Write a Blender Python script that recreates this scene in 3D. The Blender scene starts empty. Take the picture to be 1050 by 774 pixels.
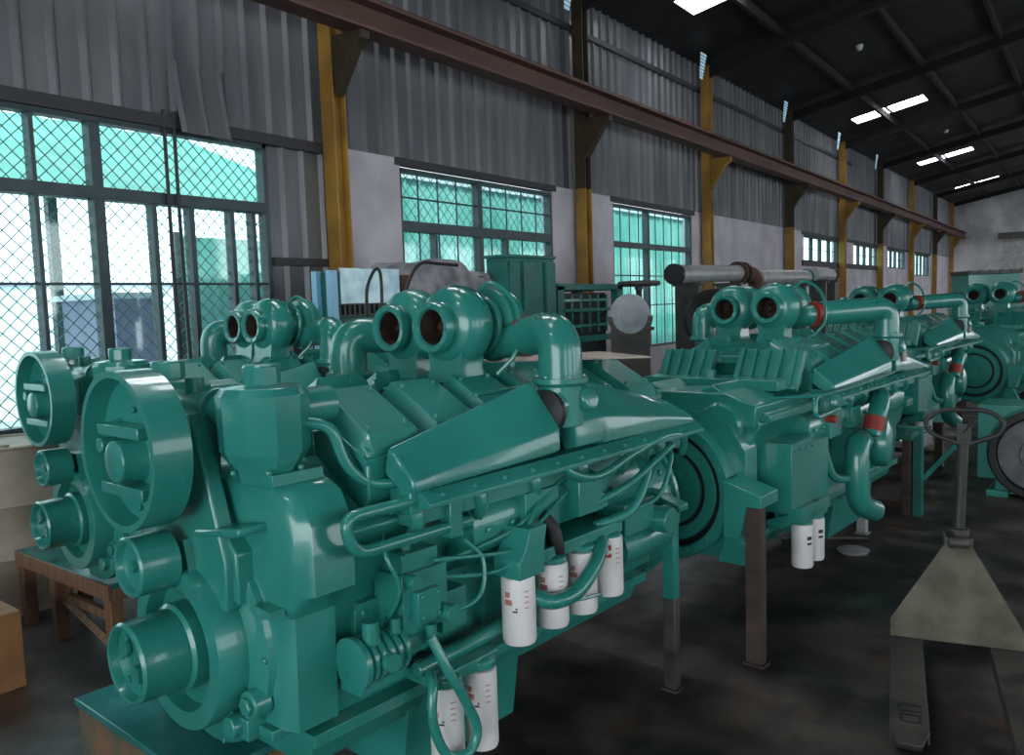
import bpy, bmesh, math, random
from mathutils import Vector, Matrix, Quaternion
random.seed(7)
C = bpy.context.scene.collection
PI = math.pi

# ------------------------------------------------------------------ camera
F = 850.0; ROLL = .033; EYE = Vector((0, 0, 1.9))
_dy = Vector((1128 - 525, 387 - 292, F)).normalized()
_w = -(-ROLL * _dy[0] + _dy[1]) / _dy[2]
_up = Vector((-ROLL, 1, _w)).normalized()
_x = Vector((_dy.y * _up.z - _dy.z * _up.y, _dy.z * _up.x - _dy.x * _up.z, _dy.x * _up.y - _dy.y * _up.x))
if _x.x < 0: _x = -_x
ROWS = (_x, _dy, _up)                      # world axes written in camera (right, up, forward)

def ray(px, py):
    d = Vector((px - 525, 387 - py, F))
    return Vector([r.dot(d) for r in ROWS])
def at(px, py, **k):                       # where the sight line of a pixel meets X=, Y= or Z=
    (ax, v), = k.items(); i = 'XYZ'.index(ax); d = ray(px, py)
    return EYE + d * ((v - EYE[i]) / d[i])
def atd(px, py, depth):
    return EYE + ray(px, py) / F * depth

cam = bpy.data.cameras.new('camera'); co = bpy.data.objects.new('camera', cam); C.objects.link(co)
cr = Matrix([[ROWS[i][0] for i in range(3)], [ROWS[i][1] for i in range(3)], [ROWS[i][2] for i in range(3)]]).transposed()
right, upv, fwd = [Vector((ROWS[0][j], ROWS[1][j], ROWS[2][j])) for j in range(3)]
m = Matrix((right, upv, -fwd)).transposed().to_4x4(); m.translation = EYE
co.matrix_world = m
cam.sensor_fit = 'HORIZONTAL'; cam.sensor_width = 36; cam.lens = F / 1050 * 36
cam.clip_end = 300
bpy.context.scene.camera = co

# ------------------------------------------------------------------ materials
def _nt(name):
    m = bpy.data.materials.new(name); m.use_nodes = True
    nt = m.node_tree; b = nt.nodes['Principled BSDF']
    return m, nt, b
def srgb(r, g, b):
    f = lambda c: (c / 255 / 12.92) if c / 255 <= .04045 else ((c / 255 + .055) / 1.055) ** 2.4
    return (f(r), f(g), f(b), 1)
def mat(name, c1, c2=None, scale=4, rough=.5, rough2=None, metal=0, coat=0, bump=0, bscale=30, detail=6, lo=.35, hi=.65, stretch=None):
    m, nt, b = _nt(name); N = nt.nodes; L = nt.links
    tc = N.new('ShaderNodeTexCoord'); mp = N.new('ShaderNodeMapping')
    L.new(tc.outputs['Object'], mp.inputs['Vector'])
    if stretch: mp.inputs['Scale'].default_value = stretch
    n = N.new('ShaderNodeTexNoise'); n.inputs['Scale'].default_value = scale; n.inputs['Detail'].default_value = detail
    L.new(mp.outputs[0], n.inputs['Vector'])
    mr = N.new('ShaderNodeMapRange'); mr.inputs[1].default_value = lo; mr.inputs[2].default_value = hi
    L.new(n.outputs['Fac'], mr.inputs[0])
    mx = N.new('ShaderNodeMix'); mx.data_type = 'RGBA'
    mx.inputs[6].default_value = c1; mx.inputs[7].default_value = c2 or c1
    L.new(mr.outputs[0], mx.inputs[0]); L.new(mx.outputs[2], b.inputs['Base Color'])
    b.inputs['Roughness'].default_value = rough
    if rough2 is not None:
        r2 = N.new('ShaderNodeMapRange'); r2.inputs[1].default_value = lo; r2.inputs[2].default_value = hi
        r2.inputs[3].default_value = rough; r2.inputs[4].default_value = rough2
        L.new(n.outputs['Fac'], r2.inputs[0]); L.new(r2.outputs[0], b.inputs['Roughness'])
    b.inputs['Metallic'].default_value = metal
    b.inputs['Coat Weight'].default_value = coat; b.inputs['Coat Roughness'].default_value = .07
    if bump:
        n2 = N.new('ShaderNodeTexNoise'); n2.inputs['Scale'].default_value = bscale; n2.inputs['Detail'].default_value = 4
        L.new(tc.outputs['Object'], n2.inputs['Vector'])
        bp = N.new('ShaderNodeBump'); bp.inputs['Strength'].default_value = bump; bp.inputs['Distance'].default_value = .01
        L.new(n2.outputs['Fac'], bp.inputs['Height']); L.new(bp.outputs[0], b.inputs['Normal'])
    return m
def emit(name, col, s):
    m, nt, b = _nt(name)
    b.inputs['Base Color'].default_value = col
    b.inputs['Emission Color'].default_value = col; b.inputs['Emission Strength'].default_value = s
    return m

M = {}
M['green'] = mat('green_paint', (.021, .215, .180, 1), (.034, .290, .246, 1), 3.0, .25, .38, lo=.25, hi=.75, detail=3, coat=.6, bump=.12, bscale=60)
M['green_dark'] = mat('old_green_paint', (.012, .120, .100, 1), (.020, .19, .16, 1), 4, .45, .6)
M['green_worn'] = mat('worn_green_paint', (.030, .23, .185, 1), (.12, .11, .07, 1), 3, .25, .5, lo=.5, hi=.7)
M['black'] = mat('black_rubber', (.008, .008, .009, 1), (.014, .014, .015, 1), 10, .5)
M['bore'] = mat('sooty_iron', (.016, .010, .008, 1), (.07, .035, .024, 1), 14, .8)
M['red'] = mat('red_tape', (.38, .045, .025, 1), (.25, .03, .02, 1), 12, .5)
M['white'] = mat('white_enamel', (.88, .85, .84, 1), (.78, .75, .74, 1), 6, .38, bump=.03)
M['print_red'] = mat('red_print', (.55, .03, .035, 1), None, 8, .5)
M['print_faded'] = mat('faded_red_print', (.52, .13, .14, 1), (.60, .30, .30, 1), 40, .5)
M['print_black'] = mat('black_print', (.04, .03, .035, 1), None, 8, .5)
M['print_pink'] = mat('pale_red_print', (.62, .38, .37, 1), None, 8, .5)
M['steel'] = mat('dark_steel', (.060, .062, .065, 1), (.12, .11, .10, 1), 8, .45, .65, metal=.6)
M['truck'] = mat('worn_truck_paint', (.035, .035, .033, 1), (.085, .078, .062, 1), 7, .45, .7, bump=.1)
M['plate'] = mat('dusty_yellow_plate', (.17, .155, .115, 1), (.07, .062, .047, 1), 5, .5, .7, bump=.1)
M['rust'] = mat('rusty_steel', (.115, .048, .030, 1), (.045, .024, .018, 1), 9, .75, bump=.15)
M['beam'] = mat('brown_beam_paint', (.150, .072, .058, 1), (.085, .043, .036, 1), 2.5, .6, stretch=(1, .2, 1))
M['yellow'] = mat('yellow_column_paint', (.42, .235, .035, 1), (.25, .13, .03, 1), 2.2, .55)
M['post'] = mat('rusty_brown_post', (.085, .055, .043, 1), (.035, .026, .022, 1), 7, .7, bump=.1)
M['wood'] = mat('raw_wood', (.24, .125, .065, 1), (.13, .07, .04, 1), 5, .6, stretch=(6, 1, 1))
M['boxwood'] = mat('orange_brown_wood', (.40, .20, .085, 1), (.28, .14, .06, 1), 5, .5, stretch=(6, 1, 1))
M['ply'] = mat('stained_board', (.20, .12, .065, 1), (.045, .09, .07, 1), 4, .6, lo=.4, hi=.6)
M['glosstop'] = mat('oily_green_top', (.02, .15, .14, 1), (.04, .24, .24, 1), 3, .12, .3)
M['corr'] = mat('corrugated_metal', (.205, .21, .225, 1), (.115, .12, .135, 1), 1.0, .38, .55, metal=.4, stretch=(1, 2.5, .35))
M['plaster'] = mat('white_plaster', (.66, .62, .67, 1), (.50, .47, .51, 1), 1.6, .8, bump=.1)
M['endplaster'] = mat('stained_plaster', (.80, .80, .81, 1), (.34, .35, .36, 1), .55, .8, lo=.38, hi=.66)
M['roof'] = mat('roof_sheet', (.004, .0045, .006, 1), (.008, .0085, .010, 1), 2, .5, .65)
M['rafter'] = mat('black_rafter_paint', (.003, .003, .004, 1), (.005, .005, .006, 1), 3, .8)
M['darkbrown'] = mat('dark_brown', (.075, .050, .022, 1), (.035, .026, .016, 1), 2.5, .6)
M['frame'] = mat('window_frame_paint', (.055, .085, .095, 1), (.04, .06, .07, 1), 6, .5)
M['wire'] = mat('grey_wire', (.13, .22, .23, 1), None, 6, .6)
M['girt'] = mat('dark_girt', (.035, .035, .04, 1), None, 6, .6)
M['pipe'] = mat('pale_grey_pipe', (.50, .50, .50, 1), (.33, .34, .36, 1), 5, .4, metal=.2)
M['tarp'] = mat('grey_tarp', (.33, .32, .34, 1), (.13, .13, .145, 1), 5, .75, bump=.4, bscale=14)
M['card'] = mat('cardboard', (.62, .52, .45, 1), (.5, .42, .37, 1), 4, .75)
M['disc'] = mat('pale_disc', (.44, .47, .50, 1), (.30, .33, .37, 1), 5, .5)
M['greyface'] = mat('grey_coupling_face', (.17, .18, .19, 1), (.10, .105, .11, 1), 6, .5)
M['darkiron'] = mat('dark_iron', (.020, .022, .022, 1), (.04, .04, .038, 1), 8, .45, .6)
M['beige'] = mat('beige_drum', (.36, .30, .23, 1), (.24, .20, .16, 1), 4, .6)
M['blueglass'] = mat('pale_blue_panel', (.50, .78, .80, 1), (.22, .45, .62, 1), 3.2, .08, lo=.42, hi=.6)
M['bluepost'] = mat('light_blue_paint', (.28, .55, .75, 1), None, 4, .35)
M['can_teal'] = mat('teal_sheet', (.045, .27, .215, 1), (.03, .19, .16, 1), .7, .5)
M['far_white'] = mat('pale_render', (.82, .87, .92, 1), (.70, .78, .88, 1), .8, .8)
M['far_violet'] = mat('violet_grey_render', (.28, .27, .42, 1), (.36, .36, .5, 1), .9, .8)
M['far_teal'] = mat('teal_hoarding', (.085, .40, .34, 1), (.30, .66, .60, 1), .6, .6)
M['yard'] = mat('yard_concrete', (.5, .5, .48, 1), (.42, .42, .4, 1), .5, .8)
M['leaf'] = mat('hedge_leaf', (.05, .22, .12, 1), (.12, .38, .22, 1), 5, .6)
M['sky'] = emit('skylight_sheet', (.93, .96, 1.0, 1), 14)
M['eave'] = emit('eave_glint_slat', (.42, .66, .80, 1), .35)  # glow that stands in for reflected light on the roof
M['lampglass'] = mat('milky_lamp_glass', (.6, .6, .58, 1), None, 5, .3)

def floor_mat():
    m, nt, b = _nt('oil_stained_concrete'); N = nt.nodes; L = nt.links
    tc = N.new('ShaderNodeTexCoord')
    def noise(scale, det, seed, st=(1, 1, 1)):
        mp = N.new('ShaderNodeMapping'); mp.inputs['Location'].default_value = (seed, seed * .7, 0); mp.inputs['Scale'].default_value = st
        n = N.new('ShaderNodeTexNoise'); n.inputs['Scale'].default_value = scale; n.inputs['Detail'].default_value = det
        L.new(tc.outputs['Object'], mp.inputs[0]); L.new(mp.outputs[0], n.inputs['Vector']); return n
    def rng(n, a, c, lo=0, hi=1):
        r = N.new('ShaderNodeMapRange'); r.inputs[1].default_value = a; r.inputs[2].default_value = c
        r.inputs[3].default_value = lo; r.inputs[4].default_value = hi; L.new(n.outputs['Fac'], r.inputs[0]); return r
    def mix(fac, a, c):
        x = N.new('ShaderNodeMix'); x.data_type = 'RGBA'; L.new(fac.outputs[0], x.inputs[0])
        if isinstance(a, tuple): x.inputs[6].default_value = a
        else: L.new(a.outputs[2], x.inputs[6])
        x.inputs[7].default_value = c; return x
    a = mix(rng(noise(1.9, 9, 3), .40, .64), (.022, .019, .018, 1), (.105, .085, .074, 1))
    bb = mix(rng(noise(5.5, 6, 11, (1, .55, 1)), .52, .72), a, (.016, .015, .016, 1))
    c = mix(rng(noise(2.6, 5, 23), .60, .70, 0, .7), bb, (.10, .048, .030, 1))
    d = mix(rng(noise(3.4, 8, 41), .58, .72, 0, .6), c, (.11, .098, .088, 1))
    L.new(d.outputs[2], b.inputs['Base Color'])
    L.new(rng(noise(2.1, 5, 57), .35, .68, .30, .75).outputs[0], b.inputs['Roughness'])
    bp = N.new('ShaderNodeBump'); bp.inputs['Strength'].default_value = .25; bp.inputs['Distance'].default_value = .01
    L.new(noise(14, 6, 5).outputs['Fac'], bp.inputs['Height']); L.new(bp.outputs[0], b.inputs['Normal'])
    return m
M['floor'] = floor_mat()
def glass_mat():
    m, nt, b = _nt('window_glass'); N = nt.nodes; L = nt.links
    t = N.new('ShaderNodeBsdfTransparent'); t.inputs[0].default_value = (.84, .97, .96, 1)
    g = N.new('ShaderNodeBsdfGlossy'); g.inputs[1].default_value = .05
    mx = N.new('ShaderNodeMixShader'); mx.inputs[0].default_value = .07
    L.new(t.outputs[0], mx.inputs[1]); L.new(g.outputs[0], mx.inputs[2])
    L.new(mx.outputs[0], N['Material Output'].inputs[0]); return m
M['glass'] = glass_mat()

# ------------------------------------------------------------------ mesh helpers
def BM(): return bmesh.new()
def obj(name, bm, m, parent=None, bev=0, smooth=True, ang=38):
    me = bpy.data.meshes.new(name)
    bmesh.ops.recalc_face_normals(bm, faces=bm.faces); bm.to_mesh(me); bm.free()
    me.materials.append(M[m] if isinstance(m, str) else m)
    if smooth:
        me.polygons.foreach_set('use_smooth', [True] * len(me.polygons)); me.set_sharp_from_angle(angle=math.radians(ang))
    o = bpy.data.objects.new(name, me); C.objects.link(o)
    if parent: o.parent = parent
    if bev:
        b = o.modifiers.new('bevel', 'BEVEL'); b.width = bev; b.segments = 2; b.limit_method = 'ANGLE'; b.angle_limit = math.radians(38)
    return o
def tag(o, label, cat, group=None, kind=None):
    o['label'] = label; o['category'] = cat
    if group: o['group'] = group
    if kind: o['kind'] = kind
    return o
def thing(name, label, cat, loc=(0, 0, 0), rz=0, group=None):
    o = bpy.data.objects.new(name, None); C.objects.link(o); o.empty_display_size = .1
    o.location = loc; o.rotation_euler = (0, 0, rz); return tag(o, label, cat, group)
def struct(name, bm, m, parent=None, **k):
    o = obj(name, bm, m, parent, **k)
    if not parent: o['kind'] = 'structure'
    return o
def copy_tree(o, parent=None):
    c = o.copy(); C.objects.link(c)
    if parent: c.parent = parent
    for ch in o.children: copy_tree(ch, c)
    return c
def frame(axis):
    a = Vector(axis).normalized(); h = Vector((0, 0, 1)) if abs(a.z) < .9 else Vector((1, 0, 0))
    u = h.cross(a).normalized(); return u, a.cross(u), a
def box(bm, c, s, rot=None):
    v = [Vector((x * s[0] / 2, y * s[1] / 2, z * s[2] / 2)) for x in (-1, 1) for y in (-1, 1) for z in (-1, 1)]
    if rot is not None: v = [rot @ p for p in v]
    vs = [bm.verts.new(p + Vector(c)) for p in v]
    for f in ((0, 1, 3, 2), (4, 6, 7, 5), (0, 4, 5, 1), (2, 3, 7, 6), (0, 2, 6, 4), (1, 5, 7, 3)): bm.faces.new([vs[i] for i in f])
def bx(bm, x0, x1, y0, y1, z0, z1): box(bm, ((x0 + x1) / 2, (y0 + y1) / 2, (z0 + z1) / 2), (abs(x1 - x0), abs(y1 - y0), abs(z1 - z0)))
def loft(bm, secs, cap=True, close=True):
    R = [[bm.verts.new(Vector(p)) for p in s] for s in secs]; n = len(secs[0])
    for a, b in zip(R, R[1:]):
        for i in range(n if close else n - 1): bm.faces.new((a[i], a[(i + 1) % n], b[(i + 1) % n], b[i]))
    if cap and close: bm.faces.new(R[0][::-1]); bm.faces.new(R[-1])
def prism(bm, poly, ax, lo, hi):          # poly in the two other axes, extruded along ax
    def p(a, b, t): return {'x': (t, a, b), 'y': (a, t, b), 'z': (a, b, t)}[ax]
    loft(bm, [[p(a, b, lo) for a, b in poly], [p(a, b, hi) for a, b in poly]])
def lathe(bm, prof, org, axis, n=40, capa=True):
    u, v, a = frame(axis); o = Vector(org)
    secs = [[o + a * h + (u * math.cos(2 * PI * i / n) + v * math.sin(2 * PI * i / n)) * r for i in range(n)] for r, h in prof]
    loft(bm, secs, cap=capa)
def cyl(bm, p0, p1, r, n=20): d = Vector(p1) - Vector(p0); lathe(bm, [(r, 0), (r, d.length)], p0, d, n)
def spline(pts, k=6):
    P = [Vector(p) for p in pts]
    if len(P) < 3: return P
    Q = [P[0] * 2 - P[1]] + P + [P[-1] * 2 - P[-2]]; out = []
    for i in range(1, len(Q) - 2):
        a, b, c, d = Q[i - 1:i + 3]
        for j in range(k):
            t = j / k
            out.append(.5 * ((2 * b) + (c - a) * t + (2 * a - 5 * b + 4 * c - d) * t * t + (3 * b - a - 3 * c + d) * t ** 3))
    return out + [P[-1]]
def tube(bm, pts, r, n=12, k=6, r1=None):
    P = spline(pts, k) if k else [Vector(p) for p in pts]
    T = [(P[min(i + 1, len(P) - 1)] - P[max(i - 1, 0)]).normalized() for i in range(len(P))]
    u = frame(T[0])[0]; secs = []
    for i, p in enumerate(P):
        u = (u - T[i] * u.dot(T[i])).normalized(); v = T[i].cross(u)
        rr = r if r1 is None else r + (r1 - r) * i / (len(P) - 1)
        secs.append([p + (u * math.cos(2 * PI * j / n) + v * math.sin(2 * PI * j / n)) * rr for j in range(n)])
    loft(bm, secs)
def bend(a, b, c, r, n=6):                # rounded corner at b between a and c
    a, b, c = Vector(a), Vector(b), Vector(c); d1 = (a - b).normalized(); d2 = (c - b).normalized()
    p, q = b + d1 * r, b + d2 * r
    return [(p * (1 - t) ** 2 + b * 2 * t * (1 - t) + q * t * t) for t in [i / n for i in range(n + 1)]]
def path(pts, r):                         # polyline with rounded corners
    P = [Vector(p) for p in pts]; out = [P[0]]
    for i in range(1, len(P) - 1):
        rr = min(r, (P[i] - P[i - 1]).length * .48, (P[i + 1] - P[i]).length * .48); out += bend(P[i - 1], P[i], P[i + 1], rr)
    return out + [P[-1]]
def bolt(bm, p, ax, r=.011, h=.012): lathe(bm, [(r, 0), (r, h * .8), (r * .7, h)], p, ax, 6)
def bolts_ring(bm, org, ax, R, n, r=.011, h=.012, a0=0):
    u, v, a = frame(ax)
    for i in range(n):
        t = a0 + 2 * PI * i / n; bolt(bm, Vector(org) + (u * math.cos(t) + v * math.sin(t)) * R, ax, r, h)
def cylpatch(bm, org, r, a0, a1, z0, z1, k=5):   # thin raised mark on an upright canister
    o = Vector(org); secs = []
    for rr in (r - .001, r + .0012):
        secs.append([o + Vector((math.cos(a0 + (a1 - a0) * i / k) * rr, math.sin(a0 + (a1 - a0) * i / k) * rr, z0)) for i in range(k + 1)] +
                    [o + Vector((math.cos(a1 + (a0 - a1) * i / k) * rr, math.sin(a1 + (a0 - a1) * i / k) * rr, z1)) for i in range(k + 1)])
    loft(bm, secs)

# ------------------------------------------------------------------ the hall
WX = -7.0; BAY = 5.85; Y0 = -8.0; YE = 54.0; EZ = 6.75; RS = .2
HEAD = 3.60; TOPSTEP = 3.70
COLS = [-4.9, .75, 6.42, 11.73, 16.92, 22.6, 28.2, 33.8, 40.2, 46.5, 52.3]       # Y of the steel columns

def corrugated(bm, y0, y1, z0, z1, x=WX, per=.27):
    prof = []; y = y0
    while y < y1 - 1e-6:
        for dy, dx in ((0, 0), (per - .10, 0), (per - .062, .040), (per - .042, .040), (per - .008, 0)):
            if y + dy < y1: prof.append((y + dy, x + dx))
        y += per
    prof.append((y1, x))
    loft(bm, [[(px, py, z0) for py, px in prof], [(px, py, z1) for py, px in prof]], cap=False, close=False)

WIN = {  # bay index -> (y0, y1, z0, z1)
    0: (.95, 5.62, 1.0, HEAD), 1: (7.58, 11.02, 1.0, HEAD), 2: (12.98, 16.42, 1.0, HEAD),
    4: (24.4, 28.3, 2.85, HEAD), 5: (30.3, 34.2, 2.85, HEAD), 6: (36.0, 39.6, 2.85, HEAD), 7: (42.0, 45.8, 2.6, HEAD)}
wall = BM()
corrugated(wall, Y0, YE, HEAD + .08, EZ + .1)
corrugated(wall, 5.62, 6.40, 0, HEAD + .08)
corrugated(wall, Y0, .95, 0, HEAD + .08)
struct('wall_left', wall, 'corr', smooth=False)
pl = BM()
def pla(y0, y1, z0, z1): bx(pl, WX - .16, WX + .05, y0, y1, z0, z1)
pla(.95, 5.62, 0, 1.0)
edges = [6.62, 7.58, 11.02, 12.98, 16.42]
pla(6.62, 7.58, 0, TOPSTEP); pla(7.58, 11.02, 0, 1.0); pla(11.02, 12.98, 0, TOPSTEP); pla(12.98, 16.42, 0, 1.0); pla(16.42, 24.4, 0, TOPSTEP)
y = 24.4
for k in (4, 5, 6, 7):
    a, b, z0, z1 = WIN[k]
    if a > y: pla(y, a, 0, TOPSTEP)
    pla(a, b, 0, z0); y = b
pla(y, YE, 0, TOPSTEP)
struct('wall_left_plaster', pl, 'plaster', smooth=False)

def window(n, y0, y1, z0, z1, transoms, mull, low_mull, bars, grille, thin=.03):
    f = BM(); x0, x1 = WX - .09, WX + .035; t = .05
    bx(f, x0, x1, y0, y0 + t, z0, z1); bx(f, x0, x1, y1 - t, y1, z0, z1)
    bx(f, x0, x1, y0, y1, z0, z0 + t); bx(f, x0, x1, y0, y1, z1 - t, z1)
    for z, h in transoms: bx(f, x0, x1 - .005, y0, y1, z - h / 2, z + h / 2)
    for yy, w in mull: bx(f, x0, x1 - .008, yy - w / 2, yy + w / 2, z0, z1)
    zt = transoms[0][0] if transoms else z1
    for yy, w in low_mull: bx(f, x0, x1 - .012, yy - w / 2, yy + w / 2, z0, zt)
    fr = struct('window_%d' % n, f, 'frame', bev=.004)
    g = BM(); bx(g, WX - .035, WX - .028, y0 + .02, y1 - .02, z0 + .02, z1 - .02); obj('pane', g, 'glass', fr, smooth=False)
    w = BM()
    if bars:
        for yy in bars[0]: bx(w, WX - .012, WX + .004, yy - .008, yy + .008, z0, z1)
        for z in bars[1]: bx(w, WX - .012, WX + .004, y0, y1, z - .011, z + .011)
        obj('burglar_bars', w, 'frame', fr, smooth=False); w = BM()
    if grille:
        gy0, gz0, gz1, p = grille
        L = []
        H = gz1 - gz0; c = gy0 - H
        while c < y1:
            for sgn in (1, -1):
                a = Vector((c, gz0)) if sgn > 0 else Vector((c + H, gz0)); b = Vector((c + H, gz1)) if sgn > 0 else Vector((c, gz1))
                lo, hi = 0.0, 1.0; d = b - a
                for lim, s in ((gy0, 1), (y1, -1)):
                    tt = (lim - a.x) / d.x
                    if (d.x > 0) == (s > 0): lo = max(lo, tt)
                    else: hi = min(hi, tt)
                if hi > lo: L.append((a + d * lo, a + d * hi))
            c += p
        for a, b in L:
            if (b - a).length < .03: continue
            xx = WX - .06
            d = (b - a).normalized(); nrm = Vector((-d.y, d.x)) * .0036
            loft(w, [[(xx, a.x + nrm.x, a.y + nrm.y), (xx + .006, a.x + nrm.x, a.y + nrm.y), (xx + .006, a.x - nrm.x, a.y - nrm.y), (xx, a.x - nrm.x, a.y - nrm.y)],
                     [(xx, b.x + nrm.x, b.y + nrm.y), (xx + .006, b.x + nrm.x, b.y + nrm.y), (xx + .006, b.x - nrm.x, b.y - nrm.y), (xx, b.x - nrm.x, b.y - nrm.y)]])
        obj('security_mesh', w, 'wire', fr, smooth=False)
    return fr
yy = lambda px, py: at(px, py, X=WX).y
window(1, .95, 5.62, 1.0, HEAD, [(2.96, .105)], [(yy(31, 140), .035), (yy(100, 200), .095), (1.9, .05), (2.6, .12)],
       [(yy(161, 270), .045), (yy(199, 270), .05), (yy(240, 270), .045), (yy(262, 270), .04)],
       ([], [2.19]), (2.7, 1.0, HEAD, .125))
w2 = WIN[1]
window(2, *w2, [(2.90, .13)], [(yy(491, 210), .09)], [(yy(447, 255), .04), (yy(520, 262), .05)],
       ([w2[0] + .38 * i for i in range(1, 9)], [2.3, 3.25]), (w2[0], 1.0, HEAD, .16))
w3 = WIN[2]
window(3, *w3, [(2.90, .10)], [(yy(664, 250), .09)], [], ([w3[0] + .36 * i for i in range(1, 10)], [2.35, 1.8]), None)
for i, k in enumerate((4, 5, 6, 7)):
    a, b, z0, z1 = WIN[k]
    window(4 + i, a, b, z0, z1, [], [(a + (b - a) * t, .05) for t in (.26, .5, .76)], [], ([], [(z0 + z1) / 2]), None)

# girts and window heads
def girt(n, y0, y1, z, h=.10, d=.08):
    g = BM(); bx(g, WX - .02, WX + d, y0, y1, z - h / 2, z + h / 2); struct('trim_%d' % n, g, 'girt', smooth=False)
girt(1, Y0, 6.4, HEAD + .05, .11); girt(2, 5.62, 6.4, 2.42, .08); girt(3, 6.6, 30, 6.22, .09, .07)
girt(4, 7.5, 11.1, HEAD + .06, .09); girt(5, 12.9, 16.5, HEAD + .06, .09); girt(6, 24.2, 34.5, HEAD + .05, .1); girt(7, 24.2, 34.3, 2.80, .16, .1); girt(8, 35.8, 46, HEAD + .05, .1)

# roof
def roofz(x): return EZ + RS * (x - WX) if x < 1.5 else EZ + RS * (8.5 - (x - 1.5))
SKY = [(-6.05, -4.15, yv, yv + .85) for yv in (4.3, 15.0 - 1.35, 26.0, 36.7, 47.2)] + [(-3.4, -.2, yv, yv + 1.1) for yv in (-4.5, .2, 4.3)] + [(-2.4, .6, yv, yv + 1.2) for yv in (44.5, 49.0)]  # the appended groups are unseen skylights, added to brighten engine tops and end wall
RX = 10.0
roof = BM()
xs = sorted({WX - .3, RX} | {s[0] for s in SKY} | {s[1] for s in SKY} | {1.5})
ysr = sorted({Y0, YE} | {s[2] for s in SKY} | {s[3] for s in SKY})
for xa, xb in zip(xs, xs[1:]):
    for ya, yb in zip(ysr, ysr[1:]):
        if any(abs(xa - s[0]) < 1e-6 and abs(ya - s[2]) < 1e-6 for s in SKY): continue
        roof.faces.new([roof.verts.new((x, yv, roofz(x))) for x, yv in ((xa, ya), (xb, ya), (xb, yb), (xa, yb))])
bmesh.ops.remove_doubles(roof, verts=roof.verts, dist=1e-4)
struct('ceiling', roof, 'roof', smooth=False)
n = 8
for k, (xa, xb, ya, yb) in enumerate(SKY):
    for a, b in ((xa, (xa + xb) / 2 - .03), ((xa + xb) / 2 + .03, xb)):
        s = BM(); loft(s, [[(x, yv, roofz(x) + dz) for x, yv in ((a, ya), (b, ya), (b, yb), (a, yb))] for dz in (.02, .035)])
        o = struct('window_%d' % n, s, 'sky', smooth=False); n += 1
    s = BM(); c = (xa + xb) / 2
    loft(s, [[(x, yv, roofz(x) + dz) for x, yv in ((c - .03, ya), (c + .03, ya), (c + .03, yb), (c - .03, yb))] for dz in (-.02, .05)])
    struct('trim_%d' % (20 + k), s, 'girt', smooth=False)
for k, yc in enumerate([y_ * .945 for y_ in (11.65, 17.08, 22.72, 28.26, 33.78)]):   # glowing slats at the eave, imitating light reflected on the roof sheets
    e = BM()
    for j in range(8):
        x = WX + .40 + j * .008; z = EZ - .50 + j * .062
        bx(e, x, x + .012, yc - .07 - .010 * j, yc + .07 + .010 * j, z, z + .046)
    struct('window_%d' % (30 + k), e, 'eave', smooth=False)  # not a window: slats shaped as glints on the roof sheet
# purlins and rafters
pn = 40
for x in (-5.2, -3.6, -2.0, -.4, 1.2, 2.9, 4.6, 6.3):
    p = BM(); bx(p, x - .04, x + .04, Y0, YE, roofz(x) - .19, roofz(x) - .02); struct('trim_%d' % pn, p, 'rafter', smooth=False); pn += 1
for yv in COLS:
    r = BM()
    for xa, xb in ((WX + .1, 1.5), (1.5, RX)):
        loft(r, [[(x, yv + s * .07, roofz(x) - d) for s, d in ((-1, .12), (1, .12), (1, .34), (-1, .34))] for x in (xa, xb)])
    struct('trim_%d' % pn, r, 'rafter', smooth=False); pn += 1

fl = BM(); fl.faces.new([fl.verts.new(p) for p in ((WX - .3, Y0, 0), (RX, Y0, 0), (RX, YE, 0), (WX - .3, YE, 0))]); struct('floor', fl, 'floor', smooth=False)
w = BM(); bx(w, WX - .3, -4.52, YE, YE + .2, 0, 9); bx(w, -4.52, -1.2, YE, YE + .2, 4.62, 9); bx(w, -1.2, RX, YE, YE + .2, 0, 9); struct('wall_back', w, 'endplaster', smooth=False)
d = BM(); bx(d, -4.52, -1.2, YE + .02, YE + .1, 0, 4.62)
for k in range(22): bx(d, -4.5, -1.22, YE - .012, YE + .03, .1 + k * .205, .26 + k * .205)
do = struct('door_1', d, 'pipe', smooth=False)
h = BM(); bx(h, -4.7, -1.0, YE - .35, YE, 4.62, 4.95); obj('shutter_box', h, 'steel', do)
# right wall with a row of large openings (never in view, lets the daylight in)
w = BM(); bx(w, RX, RX + .2, Y0, YE, 4.6, 7); bx(w, RX, RX + .2, Y0, YE, 0, .9)
for k in range(11): bx(w, RX, RX + .2, Y0 + k * 5.9, Y0 + k * 5.9 + 1.6, .9, 4.6)
struct('wall_right', w, 'plaster', smooth=False)
w = BM(); bx(w, WX - .3, -3.5, Y0 - .2, Y0, 0, 9); bx(w, 4.5, RX, Y0 - .2, Y0, 0, 9); bx(w, -3.5, 4.5, Y0 - .2, Y0, 4.8, 9); struct('wall_front', w, 'plaster', smooth=False)

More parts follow.
